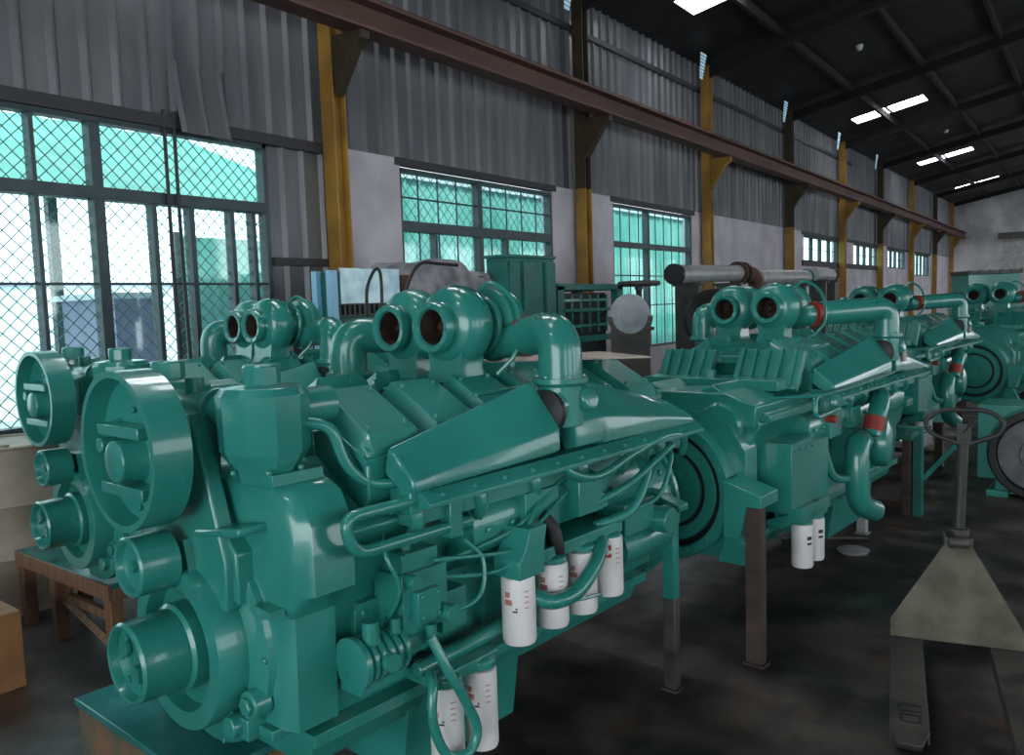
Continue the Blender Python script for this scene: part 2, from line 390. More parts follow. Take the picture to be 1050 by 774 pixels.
# columns, one thing each
def column(i, yv, label):
    t = thing('steel_column', label, 'column', (WX + .2, yv, 0), 0, None)
    W = .095; top = roofz(WX + .2) - .1; cut = (3.7 if i % 2 else top)
    def sh(c, z0, z1): bx(c, -W, W, -W, -W + .02, z0, z1); bx(c, -W, W, W - .02, W, z0, z1); bx(c, -.012, .012, -W + .02, W - .02, z0, z1)
    c = BM(); sh(c, .03, cut); obj('shaft', c, 'yellow', t, bev=.004)
    if cut < top: c = BM(); sh(c, cut, top); obj('upper_shaft', c, 'darkbrown', t, bev=.004)['label'] = 'dark brown upper part'  # odd-numbered columns turn dark brown above the cut
    c = BM(); bx(c, -W - .05, W + .05, -W - .05, W + .05, 0, .03); obj('base_plate', c, 'yellow', t)
    b = BM(); prism(b, [(.095, 4.785), (.52, 4.785), (.52, 4.70), (.42, 4.64), (.095, 4.18)], 'y', -.07, .07) ; obj('bracket', b, 'darkbrown' if i % 2 or i == 2 else 'yellow', t, bev=.004)
    return t
cl = ['yellow steel column right of the large corrugated bay, standing beside the first window', 'yellow steel column between the second and third windows from the left',
      'yellow steel column just right of the third window', 'dark yellow column at the far end of the bay without a window', 'yellow column between the first two small high windows',
      'yellow column right of the second small high window', 'bright yellow column beyond the third small high window', 'small far yellow column next to the last greenish window', 'farthest yellow column by the stained end wall']
for i, yv in enumerate(COLS):
    if i < 2: continue
    column(i, yv, cl[min(i - 2, 8)])
# crane runway beam
t = thing('crane_beam', 'long brown crane runway beam carried on the wall columns', 'beam', (WX + .62, 0, 0))
b = BM(); z0, z1 = 4.89, 5.09
bx(b, -.13, .13, Y0 + .3, YE - .1, z0 - .1, z0 - .07); bx(b, -.16, .16, Y0 + .3, YE - .1, z1 - .03, z1); bx(b, -.012, .012, Y0 + .3, YE - .1, z0 - .08, z1 - .02)
obj('girder', b, 'beam', t, bev=.003)
b = BM(); prism(b, [(-.05, z1), (.05, z1), (.05, z1 + .015), (.012, z1 + .03), (.012, z1 + .055), (.03, z1 + .06), (.03, z1 + .085), (-.03, z1 + .085), (-.03, z1 + .06), (-.012, z1 + .055), (-.012, z1 + .03), (-.05, z1 + .015)], 'y', Y0 + .3, YE - .1); obj('rail', b, 'rust', t)

# loose patch sheet, two conduits and hanging lamps
p0 = at(171, 60, X=WX); p1 = at(225, 135, X=WX)
pb = BM(); y1_ = at(222, 80, X=WX).y; zz = (p1.z - .1, p0.z - .02)
loft(pb, [[(WX + dx + bump, p0.y + (y1_ - p0.y) * u, z) for u, bump in ((0, 0), (.08, .03), (.14, 0), (.48, 0), (.52, .03), (.58, 0), (.93, 0), (.98, .03), (1, 0))] for z, dx in ((zz[0], .16), ((zz[0] + zz[1]) / 2, .09), (zz[1], .05))], cap=False, close=False)
o = obj('wall_patch', pb, 'corr', smooth=False); tag(o, 'loose corrugated patch sheet fixed above the large window', 'metal sheet')
sm = o.modifiers.new('solid', 'SOLIDIFY'); sm.thickness = .006
for k, (px, lab) in enumerate(((169, 'left of the two thin dark conduits running down the large window'), (179, 'right of the two thin dark conduits running down the large window'))):
    c = BM(); yv = at(px, 200, X=WX).y; tube(c, [(WX + .06, yv, 3.75), (WX + .06, yv, 2.5), (WX + .06, yv + .02, 1.0)], .017, 8); tag(obj('conduit', c, 'girt'), lab, 'conduit', 'conduits on the window')
for px, py, Y, lab in ((881, 47, 19.7, 'small pendant lamp hanging high, nearer of the two under the roof'), (970, 133, 32.0, 'small pendant lamp hanging high, farther one near the skylights')):
    p = at(px, py, Y=Y); t = thing('pendant_lamp', lab, 'lamp', (p.x, p.y, p.z), 0, 'pendant lamps'); zr = roofz(p.x) - p.z
    b = BM(); lathe(b, [(.02, .12), (.05, .1), (.085, 0), (.06, -.09), (.01, -.11)], (0, 0, 0), (0, 0, 1), 16); obj('globe', b, 'lampglass', t)
    b = BM(); cyl(b, (0, 0, .1), (0, 0, zr), .008, 6); obj('cord', b, 'black', t)
# ------------------------------------------------------------------ engines (local x = across, y = along the crank, z = up)
YAW = math.radians(-5.478)
AX = Vector((.0955, .9954, 0)); TX = Vector((.9954, -.0955, 0)); EO = Vector((-2.363, 1.528, 0))
def eng_at(s, t): return EO + AX * s + TX * t
CRZ = .85

def part(name, fn, m, parent, **k):
    bm = BM(); fn(bm); return obj(name, bm, m, parent, **k)

def canister(par, c, r, h, rot, style=0):
    x, y, z = c                                  # top centre of the canister
    f = part('oil_filter', lambda b: lathe(b, [(r * .7, 0), (r * .96, .004), (r, .014), (r, h - .012), (r * .94, h), (r * .5, h + .004)], (x, y, z), (0, 0, -1), 28), 'white', par)
    o = (x, y, 0); A = rot
    def red(b):
        if style == 1:
            for a, bb, z0, z1 in ((-.55, -.25, -.075, -.035), (-.42, .05, -.04, -.03), (-.32, .05, -.082, -.072), (-.06, .10, -.052, -.03), (-.06, .10, -.082, -.066)): cylpatch(b, o, r, A + a, A + bb, z + z0, z + z1)
        else:
            for a, bb, z0, z1 in ((-.75, -.45, -.07, -.05), (-.8, -.30, -.098, -.078), (-.6, -.42, -.06, -.052)): cylpatch(b, o, r, A + a, A + bb, z + z0, z + z1)
    part('red_emblem', red, 'print_red' if style == 1 else 'print_faded', f, smooth=False)['label'] = 'red printed emblem'
    def blk(b):
        for a, bb, z0, z1 in ((-.28, .02, -.123, -.117), (-.1, .02, -.113, -.107)): cylpatch(b, o, r, A + a, A + bb, z + z0, z + z1)
    if style != 1: part('printed_line', blk, 'print_black', f, smooth=False)
    def pk(b):
        for k in range(4): cylpatch(b, o, r, A + .42, A + .72, z - .05 - k * .02, z - .045 - k * .02)
    part('pale_print', pk, 'print_pink', f, smooth=False)
    return f

def turbo(E, x, y, z, sgn, R=.165, ox=.55, oy=1.15, oz=1.60, left_pipe=False, tape=False, stub=False, face=0):
    # turbine inlet faces the front (-y); the compressor sits behind and blows sideways into an elbow
    def vol(b):
        lathe(b, [(.068, .12), (.068, .002), (.074, -.008), (.096, -.012), (.102, 0), (.102, .022), (.088, .032), (.098, .05), (R * .80, .062), (R * .93, .085), (R, .125), (R * .98, .17), (R * .85, .205), (R * .62, .222)], (x, y, z), (0, 1, 0), 44)
        loft(b, [[(x + sx * wx, y + .13 + sy * wy, zz) for sx, sy in ((-1, -1), (1, -1), (1, 1), (-1, 1))] for wx, wy, zz in ((.10, .06, z - .08), (.085, .065, z - .17), (.10, .075, 1.60), (.12, .085, 1.595), (.12, .085, 1.565))])
        bolts_ring(b, (x, y - .006, z), (0, -1, 0), .087, 8, .008, .008)
    tb = part('turbo_housing', vol, 'green', E)
    part('turbo_bore', lambda b: (lathe(b, [(.0675, 0), (.0665, .112), (.002, .116)], (x, y + .003, z), (0, 1, 0), 28, capa=False), lathe(b, [(.012, 0), (.024, .02), (.034, .05), (.06, .06)], (x, y + .045, z), (0, 1, 0), 12)), 'bore', tb)['label'] = 'dark sooty turbine mouth'
    yc = y + .23
    def comp(b):
        lathe(b, [(R * .55, 0), (R * .6, .02), (R * .72, .03), (R * .72, .045), (R * .60, .055), (R * .62, .075), (R * .88, .09), (R * .96, .125), (R * .9, .165), (R * .7, .19), (R * .5, .20), (R * .5, .225), (R * .42, .23)], (x, yc, z), (0, 1, 0), 40)
    part('compressor_housing', comp, 'green', E)
    part('clamp_ring', lambda b: lathe(b, [(R * .74, 0), (R * .78, .006), (R * .78, .022), (R * .74, .028)], (x, yc + .022, z), (0, 1, 0), 32), 'green', tb)
    # charge pipe and elbow
    ye = yc + .125; ex = sgn * ox
    p = path([(x + sgn * .06, ye, z - .07), (x + sgn * .20, ye, z - .05), (ex, oy, z - .03), (ex, oy, oz)], .17)
    part('charge_air_elbow', lambda b: (tube(b, p, .076, 20, 0, .086), lathe(b, [(.106, 0), (.106, .018)], (ex, oy, oz - .005), (0, 0, 1), 24), bolts_ring(b, (ex, oy, oz + .017), (0, 0, 1), .092, 6, .008, .008)), 'green', E)
    q = Vector((x + sgn * .20, ye, z - .05)); dd = (Vector((ex, oy, z - .03)) - q).normalized()
    part('red_tape_band', lambda b: cyl(b, q - dd * .040, q - dd * .005, .083, 24), 'red', E)['label'] = 'red tape band on the charge pipe'

def bank(E, s, kind, y0, n, per, front, ey, yr):
    # cylinder heads, rocker covers, intake manifold and rail of one bank; s = +1 right, -1 left
    def heads(b):
        for k in range(n):
            ya = y0 + per * k + .01
            loft(b, [[(s * px, yy, pz) for px, pz in ((.17, 1.40), (.24, 1.575), (.47, 1.455), (.47, 1.30), (.40, 1.22))] for yy in (ya, ya + per - .02)])
    part('cylinder_head', heads, 'green', E, bev=.008)
    for k in range(n):
        ya = y0 + per * k
        def cov(b):
            a = Vector((s * .22, 0, 1.635)); o_ = Vector((s * .45, 0, 1.505)); dn = Vector((s * -.492, 0, -.87)) * .085
            mid = lambda t: a + (o_ - a) * t
            secs = []
            for dy, top in ((0, .055), (.035, 0), (per - .065, 0), (per - .035, .055)):
                t0 = a + dn * (top / .085); t1 = o_ + dn * (top / .085)
                secs.append([Vector((v.x, ya + dy, v.z)) for v in (t0, t1, o_ + Vector((s * .022, 0, -.06)), o_ + dn, a + dn, a + Vector((s * -.02, 0, -.03)))])
            loft(b, secs)
            loft(b, [[(s * px, yy, pz) for px, pz in ((.19, 1.585), (.48, 1.43), (.475, 1.41), (.185, 1.565))] for yy in (ya - .005, ya + per - .03)])
            [bolt(b, (s * (.225 + .225 * u), ya + .035 + (per - .105) * v, 1.632 - .127 * u), (s * .492, 0, .87), .010, .012) for u, v in ((.12, .1), (.88, .1), (.12, .9), (.88, .9))]
        part('rocker_cover', cov, 'green', E, bev=.008)
    ym = front; ye = ey
    # intake manifold rising to the elbow, then falling to the rear
    def sec(y, zt, xi, zc, zb, xo=.62):
        zc -= .028
        return [(s * px, y, pz) for px, pz in ((xi, zt), (xo - .01, zc + .008), (xo, zc - .01), (xo, zb), (xo - .06, zb - .015), (xi - .02, zt - .08))]
    part('intake_manifold', lambda b: loft(b, [sec(ym, 1.455, .50, 1.395, 1.335), sec(ym + .02, 1.465, .495, 1.40, 1.33), sec(ye - .13, 1.605, .485, 1.455, 1.345), sec(ye - .10, 1.605, .487, 1.47, 1.35)]), 'green', E, bev=.009)
    part('manifold_coupling', lambda b: lathe(b, [(.080, 0), (.086, .004), (.086, .026), (.080, .030)], (s * .543, ye - .103, 1.487), (0, 1, 0), 28), 'black', E)['label'] = 'black rubber coupling sleeve'
    def tee(b):
        lathe(b, [(.085, 0), (.085, .16), (.10, .165), (.10, .185)], (s * .55, ye, 1.425), (0, 0, 1), 24)
        lathe(b, [(.082, 0), (.082, .13)], (s * .540, ye - .074, 1.505), (0, 1, 0), 24)
        loft(b, [sec(ye + .0, 1.555, .487, 1.47, 1.345), sec(ye + .14, 1.575, .487, 1.475, 1.345), sec(ye + .20, 1.575, .487, 1.47, 1.345)])
        lathe(b, [(.05, 0), (.05, .05), (.035, .055)], (s * .60, ye + .06, 1.52), (s, 0, .3), 16)
    part('manifold_tee', tee, 'green', E, bev=.006)
    part('rear_manifold', lambda b: loft(b, [sec(ye + .18, 1.585, .487, 1.475, 1.335), sec(ye + .24, 1.58, .487, 1.47, 1.335), sec(yr - .03, 1.42, .49, 1.385, 1.325), sec(yr, 1.40, .495, 1.37, 1.325)]), 'green', E, bev=.009)
    def rail(b):
        prism(b, [(s * .47, 1.335), (s * .615, 1.328), (s * .655, 1.292), (s * .655, 1.278), (s * .59, 1.270), (s * .47, 1.265)], 'y', ym + .03, yr + .03)
        bx(b, s * .45, s * .545, ym + .05, yr, 1.20, 1.285)
        for k in range(int((yr - ym) / .15)): bolt(b, (s * .636, ym + .1 + .15 * k, 1.307), (s * .67, 0, .74), .010, .012)
    part('manifold_rail', rail, 'green', E, bev=.005)

def engine(name, kind, label):
    E = thing(name, label, 'engine', (0, 0, 0), 0, 'green diesel engines')
    A = kind == 'A'
    if A:   y0, per, n, ym, ey, yr, yb0, yb1, ty = .335, .302, 6, .40, 1.245, 2.17, .20, 2.18, .95
    else:   y0, per, n, ym, ey, yr, yb0, yb1, ty = .92, .302, 6, .88, 2.08, 2.80, .18, 2.95, 1.22
    # --- block
    blk = [(.36, .60), (.38, .78), (.36, .98), (.43, 1.12), (.49, 1.22), (.20, 1.42), (0, 1.34)]
    part('cylinder_block', lambda b: prism(b, blk + [(-x, z) for x, z in blk[-2::-1]], 'y', yb0, yb1), 'green', E, bev=.01)
    # --- oil pan
    def pan(b):
        bx(b, -.43, .43, yb0 - .08, yb1 - .15, .565, .605)
        prism(b, [(-.40, .57), (.40, .57), (.36, .475), (-.36, .475)], 'y', yb0 - .06, yb1 - .18)
        ys = (yb0 + .35, yb0 + .95) if A else (yb0 + 1.4, yb0 + 2.2)
        prism(b, [(-.37, .50), (.37, .50), (.33, .235), (-.33, .235)], 'y', *ys)
        for k in range(15): bolt(b, (.40, yb0 + .0 + .12 * k, .566), (0, 0, -1), .009, .012)
    part('oil_pan', pan, 'green', E, bev=.01)
    eyl = ey - .14 if A else 1.56
    for s in (1, -1): bank(E, s, kind, y0, n, per, ym, ey if s > 0 else eyl, yr)
    # --- valley: aftercooler deck and turbo pedestal
    def deck(b):
        bx(b, -.20, .20, y0 + .0, yr - .05, 1.38, 1.50)
        prism(b, [(-.20, 1.50), (.20, 1.50), (.14, 1.565), (-.14, 1.565)], 'y', y0 + .1, yr - .12)
        bx(b, -.36, .36, ty + .02, ty + .33, 1.545, 1.572)
    part('valley_cover', deck, 'green', E, bev=.008)
    dxt = 0 if A else -.09
    turbo(E, .15 + dxt, ty, 1.82, 1, oy=ey, oz=1.60, ox=.55)
    turbo(E, -.19 + dxt, ty + .08, 1.815, -1, oy=eyl, oz=1.60, ox=.57)
    part('oil_line', lambda b: tube(b, [(.13, ty + .27, 1.94), (.20, ty + .30, 1.99), (.30, ty + .33, 1.90), (.33, ty + .30, 1.72), (.27, ty + .24, 1.62)], .010, 8), 'green', E)
    # --- right and left side fittings
    for s in (1, -1):
        for k in range(int((yb1 - yb0 - .2) / .302)):
            def insp(b):
                ya = yb0 + .12 + .302 * k
                loft(b, [[(s * (x), ya + yy, zz) for yy, zz in ((0, .70), (.02, .68), (.22, .68), (.24, .70), (.24, .93), (.22, .95), (.02, .95), (0, .93))] for x in (.35, .40)])
                for yy, zz in ((.03, .71), (.21, .71), (.03, .92), (.21, .92)): bolt(b, (s * .40, ya + yy, zz), (s, 0, 0), .010, .012)
            part('inspection_cover', insp, 'green', E, bev=.005)
        def cool(b):
            loft(b, [[(s * x, yy, zz) for x, zz in ((.38, 1.00), (.50, 1.02), (.53, 1.06), (.53, 1.15), (.50, 1.19), (.42, 1.20))] for yy in (yb0 + .55, yb1 - .35)])
            for k in range(10): bolt(b, (s * .53, yb0 + .62 + k * .13, 1.105), (s, 0, 0), .013, .016)
            bx(b, s * .50, s * .56, yb0 + .80, yb0 + 1.0, 1.03, 1.20); bx(b, s * .50, s * .57, yb0 + 1.15, yb0 + 1.32, 1.05, 1.18)
        part('oil_cooler', cool, 'green', E, bev=.006)
        for k in range(n):
            def exh(b):
                yc = y0 + per * (k + .45)
                tube(b, [(s * .44, yc, 1.34), (s * .52, yc, 1.30), (s * .55, yc, 1.22), (s * .50, yc + .02, 1.15)], .026, 8)
                bx(b, s * .44, s * .50, yc - .07, yc + .07, 1.245, 1.275)
            part('water_stub', exh, 'green', E)
        def foot(b):
            yy = yb1 - .06
            prism(b, [(s * .34, .72), (s * .34, .98), (s * .42, .98), (s * .58, .93), (s * .58, .90), (s * .44, .90)], 'y', yy - .03, yy + .06)
        if A: part('mounting_foot', foot, 'green', E, bev=.006)
    if A:
        def p4(b):
            q = path([(.54, .72, 1.163), (.585, .185, 1.185), (.585, .15, 1.30), (.585, .44, 1.298)], .09); tube(b, q, .019, 12, 0)
        part('water_tube', p4, 'green', E)
        part('vent_tube', lambda b: tube(b, path([(.36, .17, 1.563), (.42, .25, 1.55), (.43, .285, 1.42), (.45, .36, 1.345), (.60, .58, 1.345)], .07), .018, 12, 0), 'green', E)
        part('tube_clip', lambda b: bx(b, .55, .60, .40, .45, 1.255, 1.33), 'green', E, bev=.004); part('tube_clip', lambda b: bx(b, .52, .57, .60, .66, 1.13, 1.26), 'green', E, bev=.004)
        # front: gear housing
        def gear(b):
            out = [(0, .62), (.40, .62), (.41, .98), (.52, 1.07), (.52, 1.27), (.47, 1.36), (.36, 1.41), (0, 1.41)]
            full = out + [(-x, z) for x, z in out[-2:0:-1]]
            loft(b, [[(x * k - 0, y, 1.0 + (z - 1.0) * kk) for x, z in full] for y, k, kk in ((.045, .86, .94), (.06, .93, .975), (.09, 1, 1), (.235, 1, 1))])
        part('gear_housing', gear, 'green', E)
        part('gear_cover', lambda b: (lathe(b, [(.36, 0), (.355, .025), (.33, .035), (.0001, .037)], (0, .05, .86), (0, -1, 0), 40), bolts_ring(b, (0, .025, .86), (0, -1, 0), .345, 14)), 'green', E)
        def lug(b):
            bx(b, .17, .29, -.02, .10, .60, .67); cyl(b, (.23, .0, .64), (.23, -.05, .64), .035, 14); bx(b, .10, .36, .02, .12, .605, .64)
            cyl(b, (.30, .04, .72), (.30, -.02, .72), .045, 16); cyl(b, (.30, -.02, .72), (.30, -.035, .72), .030, 6)
        part('front_support', lug, 'green', E, bev=.005)
        part('pointer', lambda b: prism(b, [(.30, 1.015), (.34, 1.035), (.42, 1.03), (.42, 1.005)], 'y', .0, .05), 'green', E)
        # crank damper and hub
        d = part('crank_damper', lambda b: lathe(b, [(.10, .03), (.262, .03), (.266, .025), (.266, -.075), (.262, -.082), (.205, -.082), (.198, -.03), (.13, -.028)], (0, .0, CRZ), (0, 1, 0), 64), 'green', E)
        part('crank_pulley', lambda b: (lathe(b, [(.12, .03), (.140, .0), (.140, -.055), (.128, -.065), (.124, -.20), (.126, -.205), (.118, -.215), (.112, -.212), (.105, -.185), (.06, -.18)], (0, -.03, CRZ), (0, 1, 0), 48),
                                        lathe(b, [(.03, 0), (.03, -.012)], (-.045, -.215, CRZ + .035), (0, 1, 0), 16), lathe(b, [(.028, 0), (.028, -.015)], (.03, -.215, CRZ - .03), (0, 1, 0), 12), bolts_ring(b, (0, -.212, CRZ), (0, -1, 0), .075, 6)), 'green', E)
        # idler pulley
        def idl(b):
            lathe(b, [(.06, .10), (.075, .09), (.094, .085), (.094, -.035), (.088, -.042), (.078, -.040), (.072, -.02), (.02, -.015)], (-.01, -.17, 1.14), (0, 1, 0), 40)
            cyl(b, (-.01, .06, 1.14), (-.01, -.09, 1.14), .035, 16); cyl(b, (-.01, -.18, 1.14), (-.01, -.20, 1.14), .02, 6)
            prism(b, [(-.09, 1.02), (.09, 1.05), (.05, 1.20), (-.05, 1.20)], 'y', -.06, -.03)
        part('idler_pulley', idl, 'green', E)
        # fan drive pulley
        FZ = 1.50
        def fan(b):
            lathe(b, [(.10, .0), (.22, -.005), (.234, .012), (.242, .012), (.242, -.104), (.222, -.104), (.216, -.040), (.10, -.034)], (0, -.12, FZ), (0, 1, 0), 64)
        fp = part('fan_pulley', fan, 'green', E)
        def hub(b):
            lathe(b, [(.10, .02), (.095, -.012), (.075, -.02), (.068, -.03), (.064, -.100), (.045, -.107)], (0, -.13, FZ - .03), (0, 1, 0), 32)
            for z in (.06, -.12): bx(b, -.14, .13, -.215, -.15, FZ + z - .018, FZ + z + .018)
            cyl(b, (-.11, -.15, FZ + .01), (-.11, -.225, FZ + .01), .024, 12)
            bolts_ring(b, (0, -.158, FZ - .03), (0, -1, 0), .15, 8, .012, .012)
        part('fan_hub', hub, 'green', fp, bev=.004)
        def fbr(b):
            prism(b, [(-.20, 1.0), (.24, 1.0), (.25, 1.15), (.14, 1.48), (.10, 1.60), (-.10, 1.60), (-.16, 1.40)], 'y', -.035, .02)
            loft(b, [[(x * k, y, FZ + z * k) for x, z in ((-.12, -.12), (.12, -.12), (.12, .12), (-.12, .12))] for y, k in ((-.13, .6), (.05, 1.0))])
            prism(b, [(.10, 1.24), (.36, 1.28), (.36, 1.255), (.10, 1.215)], 'y', -.05, .08)
            prism(b, [(.05, 1.38), (.27, 1.18), (.27, 1.02), (.05, 1.05)], 'y', -.01, .06)
        part('fan_bracket', fbr, 'green', E, bev=.008)
        # thermostat housings and crossover
        for s in (1, -1):
            def th(b):
                x, y = s * .29, .10
                lathe(b, [(.085, 1.39), (.098, 1.43), (.128, 1.475), (.136, 1.49), (.138, 1.655), (.122, 1.678), (.056, 1.684), (.056, 1.738), (.050, 1.744)], (x, y, 0), (0, 0, 1), 10)
                bx(b, x - .11, x + .12, y - .06, y + .12, 1.39, 1.425)
                bolts_ring(b, (x, y, 1.425), (0, 0, 1), .112, 6, .010, .014)
                cyl(b, (x, y + .1, 1.60), (x, y + .24, 1.60), .06, 16)
            part('thermostat_housing', th, 'green', E, ang=30, bev=.004)
        part('water_crossover', lambda b: (tube(b, [(-.25, .08, 1.60), (.0, .05, 1.60), (.22, .08, 1.60)], .055, 18), lathe(b, [(.07, 0), (.07, .02)], (.10, .06, 1.60), (1, 0, 0), 20), cyl(b, (-.02, .05, 1.64), (-.02, .05, 1.70), .03, 12)), 'green', E)
        # right side: fuel pump and compressor
        def pump(b):
            prof = [(.07, 0), (.085, .005), (.085, .025), (.066, .03)]
            for k in range(5): prof += [(.066, .04 + k * .032), (.078, .045 + k * .032), (.078, .06 + k * .032), (.066, .065 + k * .032)]
            prof += [(.06, .21), (.05, .25), (.05, .30)]
            lathe(b, prof, (.47, .235, .80), (0, 1, 0), 28)
            bx(b, .40, .50, .25, .44, .70, .78); cyl(b, (.52, .33, .80), (.57, .33, .80), .03, 12); cyl(b, (.50, .30, .86), (.50, .30, .93), .028, 12)
            cyl(b, (.50, .40, .86), (.50, .40, .91), .02, 12)
        part('fuel_pump', pump, 'green', E)
        def gov(b):
            bx(b, .38, .52, .42, .62, .84, 1.04); bx(b, .40, .50, .44, .60, 1.04, 1.10); bx(b, .50, .55, .46, .56, .88, .98)
            cyl(b, (.52, .59, .88), (.58, .59, .88), .03, 14); cyl(b, (.50, .45, 1.02), (.56, .45, 1.02), .024, 12); bx(b, .38, .49, .62, .74, .78, .92)
            cyl(b, (.45, .50, 1.10), (.45, .50, 1.15), .02, 12); cyl(b, (.54, .52, .80), (.54, .52, .86), .018, 10)
            for k in range(4): bolt(b, (.55, .475 + .07 * (k % 2), .895 + .07 * (k // 2)), (1, 0, 0), .008, .01)
        part('governor_body', gov, 'green', E, bev=.005)
        # oil filters
        hd = part('filter_head', lambda b: (loft(b, [[(.58 + sx * .062, .93 + sy * wy + dy, z) for sx, sy in ((-1, -1), (1, -1), (1, 1), (-1, 1))] for wy, dy, z in ((.07, 0, .925), (.072, 0, .99), (.055, .02, 1.03), (.05, .04, 1.10))]),
                                    bx(b, .40, .60, 1.02, 1.58, .935, .985), [lathe(b, [(.058, 0), (.058, .02), (.04, .03)], (.57, yy, .918), (0, 0, 1), 20) for yy in (.93, 1.13, 1.32, 1.51)]), 'green', E, bev=.005)
        for yy, dz, rot, st in ((.93, 0, -.95, 0), (1.13, 0, -.9, 0), (1.32, -.005, -.9, 0), (1.51, .012, -.85, 1)):
            canister(E, (.57, yy, .922 + dz), .0625, .25, rot, st)
        part('lower_filter_head', lambda b: (bx(b, .40, .58, .50, .80, .645, .69), [lathe(b, [(.055, 0), (.055, .03), (.035, .04)], (.55, yy, .642), (0, 0, 1), 20) for yy in (.565, .735)], tube(b, [(.50, .48, .70), (.50, .80, .71), (.48, 1.05, .72)], .028, 10)), 'green', E, bev=.005)
        for yy, dz in ((.565, 0), (.735, -.005)): canister(E, (.55, yy, .645 + dz), .0575, .285, -.95, 0)
        part('drain_hose', lambda b: tube(b, [(.585, .475, .84), (.625, .50, .74), (.645, .555, .62), (.655, .60, .50), (.65, .56, .435), (.63, .48, .46), (.615, .44, .58), (.60, .46, .68), (.55, .50, .70)], .017, 10), 'green', E)
        part('bypass_hose', lambda b: tube(b, [(.54, 1.52, .90), (.60, 1.42, .925), (.655, 1.30, .88), (.665, 1.16, .81), (.64, 1.04, .80), (.58, .99, .83)], .030, 12), 'green', E)
        part('filter_bypass_line', lambda b: tube(b, [(.58, 1.02, .80), (.66, 1.14, .78), (.665, 1.30, .755), (.63, 1.36, .73)], .007, 6), 'green', E)
        part('rubber_hose', lambda b: tube(b, [(.54, 1.10, 1.10), (.575, 1.13, 1.04), (.585, 1.14, .98), (.58, 1.15, .945)], .033, 14), 'black', E)['label'] = 'black rubber hose'
        lines = [[(.50, .56, 1.03), (.55, .85, 1.07), (.57, 1.0, 1.12), (.55, 1.2, 1.20), (.53, 1.35, 1.24)], [(.47, .60, .98), (.56, .80, .96), (.60, .92, 1.00), (.59, .98, 1.10), (.54, 1.12, 1.18)],
                 [(.50, .45, .90), (.56, .62, .88), (.58, .72, .91), (.56, .76, 1.02), (.53, .70, 1.10)], [(.45, .38, .86), (.53, .40, 1.00), (.52, .36, 1.12), (.46, .40, 1.18)],
                 [(.52, .56, 1.06), (.58, .90, 1.02), (.59, 1.02, 1.08), (.56, 1.25, 1.16)], [(.55, 1.30, 1.20), (.60, 1.5, 1.10), (.60, 1.7, 1.14), (.57, 1.85, 1.24)]]
        for q in lines: part('fuel_line', lambda b: tube(b, q, .0075, 8), 'green', E)
        # rear end: water pipe, brackets, flywheel housing
        part('water_pipe', lambda b: tube(b, [(.60, 1.13, 1.32), (.63, 1.20, 1.25), (.64, 1.36, 1.215), (.64, 1.62, 1.265), (.64, 1.88, 1.30), (.63, 2.05, 1.27), (.58, 2.12, 1.18)], .017, 10), 'green', E)
        def rb(b):
            prism(b, [(.40, 1.02), (.60, 1.06), (.60, 1.20), (.50, 1.23), (.40, 1.2)], 'y', 1.28, 1.44); tube(b, [(.58, 1.36, 1.08), (.63, 1.6, 1.14), (.63, 1.95, 1.25)], .015, 8); tube(b, [(.55, 1.45, .98), (.62, 1.62, 1.02), (.62, 1.75, 1.16), (.55, 1.8, 1.2)], .020, 8)
            tube(b, [(.52, 1.6, .98), (.6, 1.85, 1.02), (.6, 1.98, 1.16), (.55, 2.05, 1.25)], .012, 8); bx(b, .40, .56, 1.66, 1.9, .88, 1.02); cyl(b, (.50, 1.95, .9), (.62, 1.95, .9), .06, 16)
            cyl(b, (.46, 1.70, .80), (.46, 2.10, .80), .085, 20); cyl(b, (.46, 1.62, .80), (.46, 1.70, .80), .06, 18); cyl(b, (.52, 1.8, .9), (.52, 2.08, .9), .04, 16)
        part('starter_group', rb, 'green', E, bev=.004)
        part('flywheel_housing', lambda b: (lathe(b, [(.36, 0), (.40, .03), (.42, .12), (.42, .20), (.44, .205), (.44, .23)], (0, 2.12, CRZ), (0, 1, 0), 48), bolts_ring(b, (0, 2.325, CRZ), (0, -1, 0), .43, 20)), 'green', E)
    else:
        # near end: flywheel housing with its open ring
        fh = part('flywheel_housing', lambda b: (loft(b, [[(x, y, z) for x, z in ((-.40, .48), (.40, .48), (.43, .62), (.43, 1.08), (.34, 1.22), (.16, 1.28), (-.16, 1.28), (-.34, 1.22), (-.43, 1.08), (-.43, .62))] for y in (.09, .24)]),
                   lathe(b, [(.395, .12), (.395, .0), (.385, -.012), (.336, -.012), (.330, 0), (.330, .08), (.05, .081)], (0, .0, CRZ), (0, 1, 0), 64)), 'green', E)
        part('flywheel', lambda b: (lathe(b, [(.298, .06), (.298, .022), (.29, .015), (.235, .015), (.23, .02), (.225, .04), (.21, .045)], (0, .0, CRZ), (0, 1, 0), 56), lathe(b, [(.21, .06), (.21, .03), (.06, .03), (.055, .01), (.02, .01)], (0, 0, CRZ), (0, 1, 0), 40), bolts_ring(b, (0, .03, CRZ), (0, -1, 0), .10, 8, .014, .02)), 'green', E)
        part('ring_gap', lambda b: (lathe(b, [(.329, 0), (.329, .01), (.299, .01), (.299, 0)], (0, .03, CRZ), (0, 1, 0), 56, capa=False), lathe(b, [(.232, 0), (.232, .006), (.205, .006), (.205, 0)], (0, .024, CRZ), (0, 1, 0), 48, capa=False)), 'black', fh)
        part('housing_bolts', lambda b: bolts_ring(b, (0, -.012, CRZ), (0, -1, 0), .355, 16), 'green', fh)
